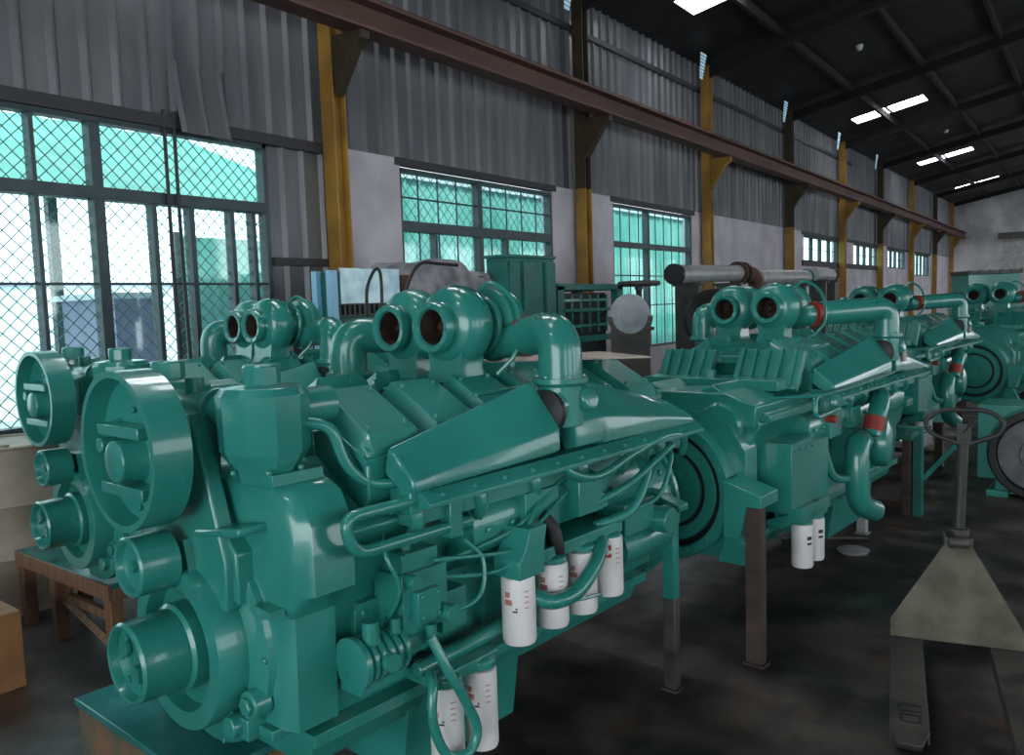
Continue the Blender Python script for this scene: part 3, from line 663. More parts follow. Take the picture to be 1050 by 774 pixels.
        for s in (1, -1):
            part('mounting_foot', lambda b: prism(b, [(s * .40, .66), (s * .40, .96), (s * .50, .93), (s * .61, .90), (s * .61, .835), (s * .53, .835), (s * .49, .66)], 'y', -.11, .10), 'green', E, bev=.006)
            part('lower_lug', lambda b: prism(b, [(s * .30, .48), (s * .52, .48), (s * .46, .60), (s * .36, .66)], 'y', .02, .10), 'green', E, bev=.006)
        # upper rear end: gear case, round cover, ribbed cooler plate
        part('rear_case', lambda b: (prism(b, [(-.46, 1.20), (.46, 1.20), (.48, 1.32), (.30, 1.38), (-.30, 1.38), (-.48, 1.32)], 'y', .14, .90), bx(b, -.5, .52, .22, .90, 1.22, 1.27)), 'green', E, bev=.01)
        part('round_cover', lambda b: (lathe(b, [(.13, .05), (.13, 0), (.115, -.015), (.05, -.018)], (.27, .12, 1.20), (0, 1, 0), 32), bolts_ring(b, (.27, .11, 1.20), (0, -1, 0), .118, 8)), 'green', E); part('round_cover', lambda b: lathe(b, [(.10, .05), (.10, 0), (.03, -.01)], (-.20, .12, 1.22), (0, 1, 0), 28), 'green', E)
        def rib(b):
            R = Matrix.Rotation(math.radians(-32), 3, 'X')
            box(b, (.28, .74, 1.46), (.40, .05, .26), R)
            for k in range(5): box(b, (.12 + k * .08, .715, 1.475), (.016, .05, .24), R)
            box(b, (-.26, .74, 1.46), (.36, .05, .24), R)
            for k in range(4): box(b, (-.38 + k * .08, .715, 1.475), (.016, .05, .22), R)
            bx(b, -.44, .44, .50, .86, 1.36, 1.42)
        part('ribbed_end_plate', rib, 'green', E, bev=.004)
        part('sloping_cover', lambda b: (loft(b, [[(x, y, z) for x, z in ((-.30, h), (.30, h), (.36, h - .05), (-.36, h - .05))] for y, h in ((.80, 1.535), (1.15, 1.60), (1.25, 1.60))])), 'green', E, bev=.006)
        part('front_line', lambda b: tube(b, [(-.40, .42, 1.34), (0, .30, 1.335), (.40, .36, 1.335), (.62, .62, 1.335), (.66, 1.1, 1.34), (.66, 1.9, 1.36)], .009, 8), 'green', E)
        part('filler_cap', lambda b: cyl(b, (-.05, .62, 1.37), (-.05, .62, 1.46), .05, 16), 'green', E, bev=.004)
        part('water_tube', lambda b: tube(b, path([(.58, 1.05, 1.31), (.585, .66, 1.315), (.60, .64, 1.20), (.60, 1.0, 1.215)], .05), .016, 10, 0), 'green', E)
        # taped water elbow, big return pipe
        part('water_elbow', lambda b: tube(b, path([(.50, 1.9, 1.22), (.62, 1.75, 1.22), (.66, 1.58, 1.16), (.64, 1.50, .98)], .12), .062, 14, 0), 'green', E)
        part('red_tape_band', lambda b: tube(b, [(.650, 1.54, 1.10), (.648, 1.525, 1.06), (.644, 1.51, 1.015)], .066, 16), 'red', E)['label'] = 'orange red tape on the water elbow'
        def pumpb(b):
            lathe(b, [(.08, 0), (.14, .02), (.16, .07), (.15, .12), (.08, .15)], (.58, 1.62, .92), (1, .2, 0), 28); tube(b, path([(.60, 1.42, .96), (.62, 1.28, .95), (.63, 1.25, .80), (.63, 1.27, .58), (.66, 1.48, .50)], .12), .072, 16, 0)
            tube(b, path([(.52, .95, 1.0), (.56, 1.02, .78), (.60, 1.25, .74), (.62, 1.6, .76)], .08), .026, 10, 0); bx(b, .40, .56, 1.45, 1.85, .72, 1.02)
        part('water_pump', pumpb, 'green', E)
        def sidebox(b):
            bx(b, .36, .60, .30, .62, .74, 1.10); bx(b, .36, .56, .62, .95, .66, 1.05); bx(b, .40, .64, .36, .58, .70, .74); prism(b, [(.36, .62), (.62, .72), (.62, .66), (.50, .60)], 'y', .40, .82)
            for k in range(4): bolt(b, (.60, .34 + .08 * k, 1.06), (1, 0, 0), .011, .013)
        part('side_case', sidebox, 'green', E, bev=.008)
        part('lower_filter_head', lambda b: (bx(b, .44, .62, .44, .78, .635, .68), [lathe(b, [(.055, 0), (.055, .03)], (.57, yy, .62), (0, 0, 1), 20) for yy in (.52, .69)]), 'green', E, bev=.005)
        for yy in (.52, .69):
            f = part('oil_filter', lambda b: lathe(b, [(.04, 0), (.058, .004), (.060, .014), (.060, .235), (.055, .248), (.03, .25)], (.57, yy, .62), (0, 0, -1), 28), 'white', E)
            def lab(b):
                for z0, z1 in ((.555, .535), (.52, .507)): cylpatch(b, (.57, yy, 0), .060, -.75, -.25, z1, z0)
            part('printed_mark', lab, 'print_black', f, smooth=False)['label'] = 'small black printed marks'
        part('red_plug', lambda b: cyl(b, (.58, .86, 1.17), (.64, .86, 1.17), .022, 12), 'red', E)['label'] = 'small red plug'
        def tg(b): box(b, (.63, ey + .16, 1.45), (.012, .06, .085))
        part('tape_tag', tg, 'card', E)['label'] = 'small beige paper tag'
    return E

def place(E, s, t, yaw=YAW, dz=0):
    p = eng_at(s, t); E.location = (p.x, p.y, dz); E.rotation_euler = (0, 0, yaw)

eA = engine('diesel_engine', 'A', 'nearest green diesel engine, large pulleys at its left end and white filters along its side'); place(eA, 0, 0)
e4 = copy_tree(eA); e4['label'] = 'green diesel engine at the far left behind the nearest one, by the big window'; place(e4, .50, -2.07)
eB = engine('diesel_engine', 'B', 'second green engine of the row, round flywheel ring showing and twin turbo mouths facing out'); place(eB, 2.70, .15)
eC = copy_tree(eB); eC['label'] = 'third green engine of the row, behind the engine whose turbo mouths face the camera'; place(eC, 6.95, -.33)
eD = copy_tree(eB); eD['label'] = 'fourth green engine of the row, right side by the green radiator box'; place(eD, 10.6, .05)

# ------------------------------------------------------------------ stands, table, truck and other things
def on_engine(s, t, z=0): v = eng_at(s, t); v.z = z; return v
t = thing('engine_stand', 'low stand with oily green top and raw board front under the nearest engine pulley', 'stand', on_engine(.08, -.26), YAW)
part('stand_top', lambda b: bx(b, -.50, .40, -.20, .20, .445, .473), 'glosstop', t, bev=.004)
part('front_board', lambda b: bx(b, -.49, .39, -.19, -.165, .03, .445), 'ply', t, bev=.004)
part('side_board', lambda b: bx(b, -.49, -.465, -.165, .19, .03, .445), 'ply', t)
for x in (-.44, .34):
    for y in (-.13, .15): part('leg', lambda b: bx(b, x - .03, x + .03, y - .03, y + .03, 0, .445), 'ply', t)
def post(name, label, s, tt, h, w, d, mats, split=None, lean=0):
    q = thing(name, label, 'post', on_engine(s, tt), YAW)
    def sh(z0, z1):
        def f(b):
            bx(b, -w / 2, w / 2, -d / 2, -d / 2 + .012, z0, z1); bx(b, -w / 2, w / 2, d / 2 - .012, d / 2, z0, z1); bx(b, -w / 2, -w / 2 + .012, -d / 2 + .012, d / 2 - .012, z0, z1); bx(b, w / 2 - .012, w / 2, -d / 2 + .012, d / 2 - .012, z0, z1)
        return f
    if split: part('painted_top', sh(split, h), mats[0], q, bev=.003)['label'] = 'green oversprayed upper half'; part('bare_foot', sh(.012, split), mats[1], q, bev=.003)
    else: part('shaft', sh(.012, h), mats[0], q, bev=.003)
    part('base_plate', lambda b: bx(b, -w / 2 - .012, w / 2 + .012, -d / 2 - .012, d / 2 + .012, 0, .012), mats[-1], q); return q
post('support_post', 'steel post with green oversprayed top between the nearest engine and the flywheel ring', 2.14, .50, .90, .062, .055, ('green', 'steel'), .46)
post('support_post', 'rusty brown steel post right of the flywheel ring, under the second engine', 2.64, .705, .835, .088, .06, ('post',))
post('support_post', 'post under the far side of the second engine, behind the flywheel ring', 2.64, -.44, .835, .105, .09, ('post',))
post('support_post', 'post under the far rear foot of the nearest engine', 2.14, -.50, .90, .085, .075, ('steel',))
def stand_frame(label, s, tt, h=.475, w=.95, hidden=False):
    q = thing('steel_stand', label, 'stand', on_engine(s, tt), YAW)
    part('top_beam', lambda b: bx(b, -w / 2, w / 2, -.05, .05, h - .08, h), 'post', q, bev=.003)
    for sx in (-1, 1): part('leg', lambda b: bx(b, sx * (w / 2 - .04) - .04, sx * (w / 2 - .04) + .04, -.045, .045, 0, h - .08), 'post', q, bev=.003)
    part('cross_bar', lambda b: bx(b, -w / 2 + .08, w / 2 - .08, -.02, .02, .12, .17), 'post', q)
post('support_post', 'short grey post under the rear of the second engine', 5.36, .36, .475, .07, .07, ('pipe',)); post('support_post', 'post under the far rear side of the second engine', 5.36, -.22, .475, .07, .07, ('post',))
stand_frame('low brown trestle under the third engine', 8.4, -.25); stand_frame('low brown trestle under the fourth engine', 12.1, 0)
stand_frame('low trestle under the engine at the far left', 2.2, -2.1)
# open work stand right of the second engine
t = thing('work_stand', 'open steel work stand with brown and green legs beyond the second engine', 'stand', on_engine(5.95, .36), YAW)
for x, y, m in ((.12, .18, 'post'), (.20, .20, 'green_dark'), (-.30, .2, 'post'), (-.30, -.12, 'post')):
    part('leg', lambda b: bx(b, x - .035, x + .035, y - .035, y + .035, 0, .70), m, t, bev=.003)
part('top_frame', lambda b: (bx(b, -.34, .24, .15, .25, .70, .76), bx(b, -.34, .24, -.16, -.07, .70, .75), bx(b, .14, .22, -.10, .2, .70, .75)), 'green_dark', t, bev=.003)
part('rung', lambda b: bx(b, -.30, .16, .165, .20, .42, .47), 'rust', t); part('rung', lambda b: bx(b, -.30, .16, .165, .20, .06, .10), 'rust', t)
part('brace', lambda b: tube(b, [(.22, .22, .30), (.42, .9, .62)], .028, 4, 0), 'green_dark', t)
t = thing('steel_rod', 'thin pale steel rod lying on the floor beyond the second engine', 'rod', on_engine(5.0, .35, .016)); b = BM(); cyl(b, (-.45, -.12, 0), (.12, .18, 0), .015, 8); obj('bar', b, 'steel', t)
c = at(575 + 300, 566, Z=0); b = BM(); lathe(b, [(.10, 0), (.115, .02), (.09, .03), (.03, .034)], (c.x, c.y, 0), (0, 0, 1), 14); tag(obj('floor_plate', b, 'pipe'), 'small pale metal cap lying on the floor by the work stand', 'scrap')

# table at far left
c = at(112, 600, Z=.472)
t = thing('work_table', 'low brown wooden table with oily top at the far left', 'table', (c.x, c.y, 0), math.radians(-3))
part('table_top', lambda b: bx(b, -1.2, 0, 0, .42, .44, .472), 'glosstop', t, bev=.004)
part('apron', lambda b: (bx(b, -1.2, 0, -.012, .02, .38, .468), bx(b, -.03, 0.002, .02, .42, .38, .44)), 'wood', t, bev=.004)
for x, y in ((-.04, .03), (-1.15, .03), (-.04, .37), (-1.15, .37), (-.72, .03)): part('leg', lambda b: bx(b, x - .04, x + .035, y - .03, y + .04, 0, .44), 'wood', t, bev=.004)
part('brace', lambda b: (bx(b, -.70, -.07, .035, .07, .24, .29), tube(b, [(-.70, .05, .25), (-.08, .05, .08)], .026, 4, 0), tube(b, [(-.72, .05, .12), (-.56, .05, .40)], .022, 4, 0)), 'wood', t)
c = at(24, 768, Z=0)
t = thing('wooden_box', 'orange brown wooden box cut off at the lower left corner', 'box', (c.x - .68, c.y + .02, 0), math.radians(-4))
part('front_panel', lambda b: bx(b, -.9, 0, 0, .03, 0, .40), 'boxwood', t, bev=.012)
part('side_panel', lambda b: bx(b, -.03, 0, .03, .30, 0, .40), 'boxwood', t, bev=.006)
part('lid', lambda b: bx(b, -.9, .0, .03, .30, .385, .405), 'boxwood', t, bev=.006)
c = at(6, 470, X=-5.95)
b = BM(); zt = at(6, 452, X=-5.95).z
t = thing('storage_drum', 'beige drum standing under the window at the left edge', 'drum', (c.x, c.y, 0))
part('drum_body', lambda b: lathe(b, [(.36, 0), (.37, .02), (.36, .04), (.36, zt * .33), (.372, zt * .345), (.36, zt * .36), (.36, zt * .64), (.372, zt * .655), (.36, zt * .67), (.36, zt - .02), (.37, zt - .01), (.365, zt), (.34, zt), (.335, zt - .015)], (0, 0, 0), (0, 0, 1), 40), 'beige', t)
part('bung', lambda b: lathe(b, [(.04, 0), (.04, .02), (.02, .025)], (.2, -.1, zt - .015), (0, 0, 1), 14), 'beige', t)

# --- back row along the wall, X about -4.9
BX = -4.9
def span(px, py, x=BX): return at(px, py, X=x)
# pale glazed cabinet
a, e = span(339, 300), span(412, 300); zt, zb, zg = span(372, 275).z, span(372, 311).z, span(372, 322).z
t = thing('glazed_cabinet', 'pale blue glossy panelled cabinet with light blue post, below the white wall pier', 'cabinet', (BX, a.y, 0)); W = e.y - a.y
part('corner_post', lambda b: (bx(b, -.05, .01, 0, .07, 0, zt - .02), bx(b, -.24, -.18, .02, .07, 0, zt - .02)), 'bluepost', t, bev=.004)
part('glossy_panel', lambda b: bx(b, -.03, -.012, .12, W - .01, zb, zt), 'blueglass', t, bev=.002)
part('cabinet_body', lambda b: (bx(b, -.20, -.03, .07, W, zg - .02, zt - .03), bx(b, -.2, -.06, .1, W - .05, 0, zg - .02)), 'green_dark', t, bev=.004)
def gr(b):
    bx(b, -.03, .0, .07, W, zb - .012, zb); bx(b, -.03, .0, .07, W, zg - .012, zg)
    for k in range(14): bx(b, -.03, .0, .08 + k * (W - .1) / 13, .095 + k * (W - .1) / 13, zg, zb)
part('vent_grille', gr, 'steel', t)
for lab, pts in (('dark hose hoop standing in front of the pale cabinet', [(378, 335), (376, 300), (382, 280), (388, 276), (391, 290), (392, 335)]), ('dark hose arching over the grey tarp', [(411, 325), (416, 300), (424, 278), (434, 269), (447, 270), (470, 272)])):
    b = BM(); tube(b, [atd(x, y, 5.9) for x, y in pts], .012, 8); tag(obj('rubber_hose', b, 'black'), lab, 'hose', 'hoses in the back row')
# tarp covered machine: a lumpy draped sheet over a body
a, e = span(415, 300), span(507, 300); zt = span(460, 264).z; W = span(518, 300).y - a.y - .06
t = thing('covered_machine', 'machine under a crumpled grey tarp in front of the second window', 'machine', (BX - .05, a.y, 0))
def tarp(b):
    rnd = random.Random(4); NX, NY = 10, 22; G = []
    for i in range(NX + 1):
        row = []
        for j in range(NY + 1):
            u, v = i / NX, j / NY; edge = min(u, 1 - u, v * .9, (1 - v) * 3) * 2
            h = zt - .03 + .03 * math.sin(v * 9) * math.cos(u * 5) - .42 * max(0, .22 - edge) / .22 - (.06 if v > .72 else 0) + rnd.uniform(-.02, .02)
            row.append(b.verts.new((-.62 + .68 * u + (.03 * math.sin(j * 1.3) if i in (0, NX) else 0), W * v, h)))
        G.append(row)
    for i in range(NX):
        for j in range(NY): b.faces.new((G[i][j], G[i + 1][j], G[i + 1][j + 1], G[i][j + 1]))
tp = part('tarp', tarp, 'tarp', t, ang=60); sm = tp.modifiers.new('solid', 'SOLIDIFY'); sm.thickness = .012; sb = tp.modifiers.new('sub', 'SUBSURF'); sb.levels = sb.render_levels = 1
part('machine_body', lambda b: (bx(b, -.55, -.02, .05, W - .05, .25, zt - .16), [bx(b, x - .05, x + .05, y - .05, y + .05, 0, .25) for x in (-.5, -.08) for y in (.12, W - .12)], bx(b, -.02, .0, .15, W - .2, zt - .75, zt - .45)), 'rust', t, bev=.01)
# tall green cabinet
a, e = span(518, 300), span(566, 300); zt = span(545, 265).z; W = e.y - a.y
t = thing('green_cabinet', 'tall dark green sheet metal cabinet between the grey tarp and the white pier', 'cabinet', (BX + .02, a.y, 0))
part('cabinet_body', lambda b: (bx(b, -.26, 0, .02, W, .08, zt), bx(b, -.24, -.04, .06, W - .04, 0, .08)), 'green_dark', t, bev=.006)
for k in range(4): part('door_panel', lambda b: (bx(b, 0, .02 + .03 * (k % 2), .04 + k * (W - .04) / 4, .02 + (k + 1) * (W - .04) / 4, .12, zt - .04), bx(b, .02, .06, .06 + k * (W - .04) / 4, .09 + k * (W - .04) / 4, zt - .9, zt - .75)), 'green_dark', t, bev=.006)
part('top_rim', lambda b: bx(b, -.28, .03, 0, W + .02, zt, zt + .03), 'green_dark', t, bev=.004)
# skid machine with louvred frame
a, e = span(570, 310), span(637, 310); zt = span(600, 293).z; zb = span(600, 346).z; W = e.y - a.y
t = thing('generator_frame', 'dark green framed radiator unit with open louvred front behind the engine elbow', 'machine', (BX, a.y, 0))
part('frame', lambda b: [bx(b, x - .05, x + .05, y - .07, y + .07, 0, zt) for x in (-.02, -.6) for y in (.07, W - .07)] + [bx(b, -.64, .03, 0, W, zt - .05, zt + .02), bx(b, -.04, .03, .1, W, zb - .05, zb + .02), bx(b, -.04, .03, .1, W, zb + .30, zb + .34)], 'green_dark', t, bev=.005)
part('core', lambda b: (bx(b, -.5, -.15, .14, W - .14, zb - .4, zt - .08), [bx(b, -.15, -.11, .2, W - .2, zb + .06 + k * .065, zb + .09 + k * .065) for k in range(6)]), 'black', t)
part('guard', lambda b: [bx(b, -.09, -.07, .25 + k * (W - .5) / 5, .27 + k * (W - .5) / 5, zb + .05, zt - .1) for k in range(6)] + [bx(b, -.09, -.07, .25, W - .25, zb + .12, zb + .15), bx(b, -.09, -.07, .25, W - .25, zt - .18, zt - .15)], 'green', t)
# white domed gauge-like disc on a pedestal
c = atd(646, 322, 7.6)
t = thing('flanged_disc', 'pale round cover plate with a dark bolted rim, right of the framed radiator unit', 'disc', (c.x, c.y, 0), math.radians(28))
part('cover_plate', lambda b: (lathe(b, [(.185, .03), (.185, 0), (.176, -.008), (.09, -.012), (.086, -.02), (.04, -.022)], (0, 0, c.z), (0, 1, 0), 48)), 'disc', t)
part('bolted_rim', lambda b: (loft(b, [[(.20 * math.cos(q) * k, yv, c.z - .02 + (.20 * math.sin(q)) * k) for k, q in [(1.03, math.radians(d)) for d in range(180, 361, 10)] + [(.80, math.radians(d)) for d in range(360, 179, -10)]] for yv in (-.035, .05)]),
      [bolt(b, (.18 * math.cos(math.radians(d)), -.035, c.z - .02 + .18 * math.sin(math.radians(d))), (0, -1, 0), .012, .015) for d in range(195, 350, 16)]), 'steel', t)
part('pedestal', lambda b: (bx(b, -.18, .18, .03, .35, 0, c.z - .1), bx(b, -.25, .25, 0, .45, 0, .05)), 'steel', t, bev=.006)
c = atd(655, 291, 8.4)
t = thing('valve', 'dark flat round handwheel on a short valve stem, left of the pale pipes', 'valve', (c.x, c.y, 0))
part('handwheel', lambda b: (lathe(b, [(.19, .03), (.215, .02), (.22, 0), (.21, -.02), (.18, -.025), (.15, 0)], (0, 0, c.z), (0, 0, 1), 36), lathe(b, [(.15, .01), (.05, .03), (.04, -.05)], (0, 0, c.z - .01), (0, 0, 1), 20)), 'steel', t)
part('stem', lambda b: (cyl(b, (0, 0, c.z - .2), (0, 0, c.z), .03, 12), lathe(b, [(.07, 0), (.12, .1), (.10, .25), (.06, .3)], (0, 0, c.z - .45), (0, 0, 1), 20)), 'rust', t)
part('pipe_riser', lambda b: lathe(b, [(.16, 0), (.16, .03), (.08, .05), (.08, c.z - .47), (.15, c.z - .47), (.15, c.z - .44)], (0, 0, 0), (0, 0, 1), 20), 'rust', t)
# big pipes lying on a trestle row
PX_ = -4.3
def pz(px, py): return at(px, py, X=PX_)
a, e = pz(692, 281), pz(757, 280); r = .115
t = thing('exhaust_pipe', 'long pale grey pipe with rusty flange and elbow, above the second engine', 'pipe', (PX_, a.y, a.z)); L1 = e.y - a.y; dz = e.z - a.z
part('pipe_tube', lambda b: lathe(b, [(r * .9, .02), (r, .02), (r, L1)], (0, 0, 0), (0, L1, dz), 28), 'pipe', t)
part('end_flange', lambda b: lathe(b, [(r * .7, -.05), (r * 1.12, -.05), (r * 1.12, .03), (r * .7, .03)], (0, 0, 0), (0, L1, dz), 28), 'black', t)
part('flange_pair', lambda b: (lathe(b, [(r * 1.45, 0), (r * 1.45, .05)], (0, L1 - .06, dz), (0, 1, 0), 28), lathe(b, [(r * 1.45, 0), (r * 1.45, .05)], (0, L1 + .12, dz), (0, 1, 0), 28), cyl(b, (0, L1 - .02, dz), (0, L1 + .14, dz), r, 24)), 'rust', t)
part('elbow', lambda b: tube(b, path([(0, L1 + .15, dz), (.02, L1 + .62, dz), (.10, L1 + .70, dz - .5)], .35), r * 1.0, 20, 0), 'rust', t)
[part('pipe_rest', lambda b: (bx(b, -.16, .16, y - .05, y + .05, -a.z, -r - .02), bx(b, -.2, .2, y - .06, y + .06, -r - .03, -r + .01)), 'steel', t) for y in (.4, L1 - .4)]
a, e = pz(778, 286), pz(832, 283); r = .12
for j, (p0, p1, lab) in enumerate(((pz(776, 284), pz(826, 284), 'pale grey pipe right of the rusty elbow, above the turbo mouths'), (pz(834, 281), pz(852, 282), 'short pale pipe farther right on the trestle, ending in a dark flange'))):
    t = thing('exhaust_pipe', lab, 'pipe', tuple(p0)); LL = p1 - p0
    part('pipe_tube', lambda b: lathe(b, [(r * .8, 0), (r, .0), (r, LL.length)], (0, 0, 0), LL, 24), 'pipe', t)
    part('end_flange', lambda b: lathe(b, [(r * 1.2, 0), (r * 1.2, .06), (r * .7, .06)], LL, LL, 24), 'rust' if j else 'green_dark', t)
    [part('pipe_rest', lambda b: (bx(b, -.15, .15, y - .05, y + .05, -p0.z, -r - .02), bx(b, -.2, .2, y - .06, y + .06, -r - .03, -r + .01)), 'steel', t) for y in (LL.y * .25, LL.y * .8)]
c = at(733, 296, X=-3.75)
t = thing('truck_tyre', 'black tyre standing behind the left turbo of the second engine', 'tyre', (c.x, c.y, 0), math.radians(25)); R = .36; zc = c.z - .36
part('tread', lambda b: lathe(b, [(R * .62, -.08), (R * .9, -.11), (R, -.08), (R * 1.02, 0), (R, .08), (R * .9, .11), (R * .62, .08), (R * .6, 0)], (0, 0, zc), (.2, 1, 0), 48, capa=False), 'black', t)
part('rim', lambda b: lathe(b, [(R * .63, -.06), (R * .5, -.03), (.12, -.02), (.1, .02), (R * .5, .03), (R * .63, .06)], (0, 0, zc), (.2, 1, 0), 32), 'steel', t)
part('stand', lambda b: (bx(b, -.3, .3, -.15, .15, 0, zc - R + .02)), 'rust', t)
# flat cardboard sheet lying on the nearest engine, paler one behind
b = BM()
loft(b, [[tuple(on_engine(s, tt, z)) for s, tt in ((1.34, .02), (1.42, -.22), (2.05, .18), (1.80, .62))] for z in (1.650, 1.657)])
tag(obj('cardboard_sheet', b, 'card', smooth=False), 'flat pale cardboard sheet lying across the nearest engine behind its elbow', 'cardboard')

# --- generator end at the right edge
c = at(1040, 512, Z=0); RR = .405
t = thing('alternator', 'green alternator with a black rimmed pale round face at the right edge', 'alternator', (c.x + .19, c.y, 0), math.radians(-3)); zc = .42
part('housing', lambda b: (lathe(b, [(.40, .02), (.43, .06), (.43, .75), (.36, .9), (.2, .95)], (0, 0, zc), (0, 1, 0), 40), bx(b, -.36, .36, .1, .75, .02, .3), bx(b, -.50, .30, .06, .60, .16, .84), bx(b, -.42, -.24, .02, .8, 0, .06), bx(b, .24, .42, .02, .8, 0, .06)), 'green', t, bev=.006)
part('coupling_ring', lambda b: lathe(b, [(RR, .03), (RR, -.05), (RR - .012, -.06), (RR - .06, -.06), (RR - .07, -.05), (RR - .07, .02)], (0, 0, zc), (0, 1, 0), 56), 'black', t)
part('coupling_face', lambda b: (lathe(b, [(RR - .075, .02), (RR - .08, -.03), (.16, -.035), (.15, -.05), (.05, -.05)], (0, 0, zc), (0, 1, 0), 48), bolts_ring(b, (0, -.03, zc), (0, -1, 0), RR - .10, 12, .014, .015)), 'greyface', t)
# green radiator box far right
a = atd(993, 279, 13.2); e = atd(1046, 279, 13.2)
t = thing('radiator_box', 'green box with a dark rim rising behind the far right engines', 'radiator', (a.x, a.y, 0), math.atan2(e.y - a.y, e.x - a.x)); L1 = (e - a).length
part('casing', lambda b: (bx(b, 0, L1, 0, .5, 1.35, a.z - .04), bx(b, .05, L1 - .05, .05, .45, .1, 1.35)), 'green', t, bev=.008)
part('rim', lambda b: (bx(b, -.02, L1 + .02, -.02, .52, a.z - .04, a.z + .02), [bx(b, k * L1 / 5, k * L1 / 5 + .03, -.03, 0, a.z - .04, a.z + .03) for k in range(6)]), 'steel', t, bev=.004)
part('skid', lambda b: bx(b, 0, L1, 0, .5, 0, .1), 'steel', t)

# --- pallet truck
ft = at(933, 768, Z=.09); hl = at(929, 648, Z=.15)
d = Vector((hl.x - ft.x, hl.y - ft.y, 0)); L1 = 1.10; ang = math.atan2(d.y, d.x) - PI / 2
t = thing('pallet_truck', 'worn hand pallet truck with a dusty triangular plate and upright handle', 'pallet truck', (hl.x, hl.y, 0), ang)
# local: +y from fork tips to handle, origin at the heel of the left fork centre line, second fork at x = FX
FX, FW = .45, .15
for k, x in enumerate((0, FX)):
    def fork(b):
        z1, z0 = .125, .07
        prof = [(-FW / 2, .12), (-FW / 2, -L1 + .1), (-FW * .30, -L1 - .02), (FW * .30, -L1 - .02), (FW / 2, -L1 + .1), (FW / 2, .12)]
        prism(b, [(x + px, py) for px, py in prof], 'z', z1 - .008, z1)
        bx(b, x - FW / 2, x - FW / 2 + .008, -L1 + .1, .12, z0, z1 - .008); bx(b, x + FW / 2 - .008, x + FW / 2, -L1 + .1, .12, z0, z1 - .008)
    f = part('fork', fork, 'truck', t, bev=.003)
    part('roller', lambda b: (cyl(b, (x - .05, -L1 + .18, .04), (x + .05, -L1 + .18, .04), .04, 20), cyl(b, (x - .05, -L1 + .27, .04), (x + .05, -L1 + .27, .04), .04, 20)), 'steel', f)
    if k == 0:
        def mk(b):
            zz0, zz1 = .1245, .1262; yb = -L1 + .11
            for x0, x1, y0, y1 in ((-.045, .05, .20, .212), (-.045, -.033, .175, .20), (-.035, .05, .148, .160), (-.035, .05, .115, .127), (-.035, -.023, .06, .115), (.035, .047, .06, .115), (-.035, .047, .05, .062)):
                bx(b, x + x0, x + x1, yb + y0, yb + y1, zz0, zz1)
        part('stencil_mark', mk, 'black', f, smooth=False)['label'] = 'worn black stencilled marks'
def chassis(b):
    a0, a1 = -FW / 2, FX + FW / 2; mid = FX / 2 + .035
    n0 = [(a0, -.02, .13), (a1, -.02, .13), (a1, .0, .20), (mid + .06, .40, .52), (mid - .06, .40, .52), (a0, .0, .20)]
    loft(b, [n0, [(x, y + .012, z + .012) if z > .15 else (x, y + .02, z) for x, y, z in n0]])
    for s, xx in ((-1, a0), (1, a1)):
        loft(b, [[(xx + s * 0, 0, .13), (xx, 0, .20), (mid + s * .06, .40, .52), (mid + s * .06, .42, .46), (xx, .14, .13)], [(xx - s * .012, 0, .13), (xx - s * .012, 0, .20), (mid + s * .05, .40, .52), (mid + s * .05, .42, .46), (xx - s * .012, .14, .13)]])
part('chassis_plate', chassis, 'plate', t, bev=.003)
mid = FX / 2 + .035
part('pump_unit', lambda b: (cyl(b, (mid, .46, .18), (mid, .46, .60), .055, 20), bx(b, mid - .07, mid + .07, .40, .52, .48, .56), bx(b, mid - .09, mid + .09, .42, .52, .16, .22), cyl(b, (mid - .05, .38, .54), (mid + .05, .38, .54), .03, 12)), 'steel', t, bev=.004)
for s in (-1, 1): part('steer_wheel', lambda b: lathe(b, [(.05, 0), (.098, .005), (.10, .015), (.10, .05), (.098, .06), (.05, .065)], (mid + s * .04 + (0 if s > 0 else -.065), .46, .10), (1, 0, 0), 28), 'black', t)
def handle(b):
    tube(b, [(mid, .47, .56), (mid + .02, .50, 1.06)], .034, 10, 0, .030)
    m2 = mid + .025
    loop = path([(m2, .50, 1.05), (m2 - .17, .505, 1.115), (m2 - .195, .507, 1.18), (m2 - .12, .51, 1.245), (m2 + .12, .51, 1.245), (m2 + .195, .507, 1.18), (m2 + .17, .505, 1.115), (m2, .50, 1.05)], .07)
    tube(b, loop, .013, 10, 0)
hb = part('handle', handle, 'darkiron', t)
part('release_lever', lambda b: (bx(b, mid - .01, mid + .06, .49, .52, 1.05, 1.17), tube(b, [(mid + .02, .495, 1.12), (mid + .07, .49, 1.19)], .008, 8, 0)), 'darkiron', hb)

# ------------------------------------------------------------------ outside the windows
b = BM(); b.faces.new([b.verts.new(p) for p in ((-60, -40, -.05), (WX - .3, -40, -.05), (WX - .3, 90, -.05), (-60, 90, -.05))]); struct('floor_yard', b, 'yard', smooth=False)
t = thing('canopy_shed', 'open teal roofed yard canopy seen through the large window', 'canopy', (-10.6, 0, 0))
def can(b):
    P = []
    for i in range(71):
        y = -14 + i * 23.6 / 70; P.append((y, .0 if i % 2 else .04))
    loft(b, [[(.6, y, 3.42 + dz) for y, dz in P], [(-3.9, y, 5.25 + dz) for y, dz in P]], cap=False, close=False)
part('roof', can, 'can_teal', t, smooth=False)
part('fascia', lambda b: bx(b, .55, .61, -14, 9.6, 3.32, 3.44), 'can_teal', t)
for k in range(5): part('canopy_post', lambda b: (bx(b, -3.85, -3.7, -13 + 5 * k, -12.85 + 5 * k, 0, 5.0)), 'frame', t)
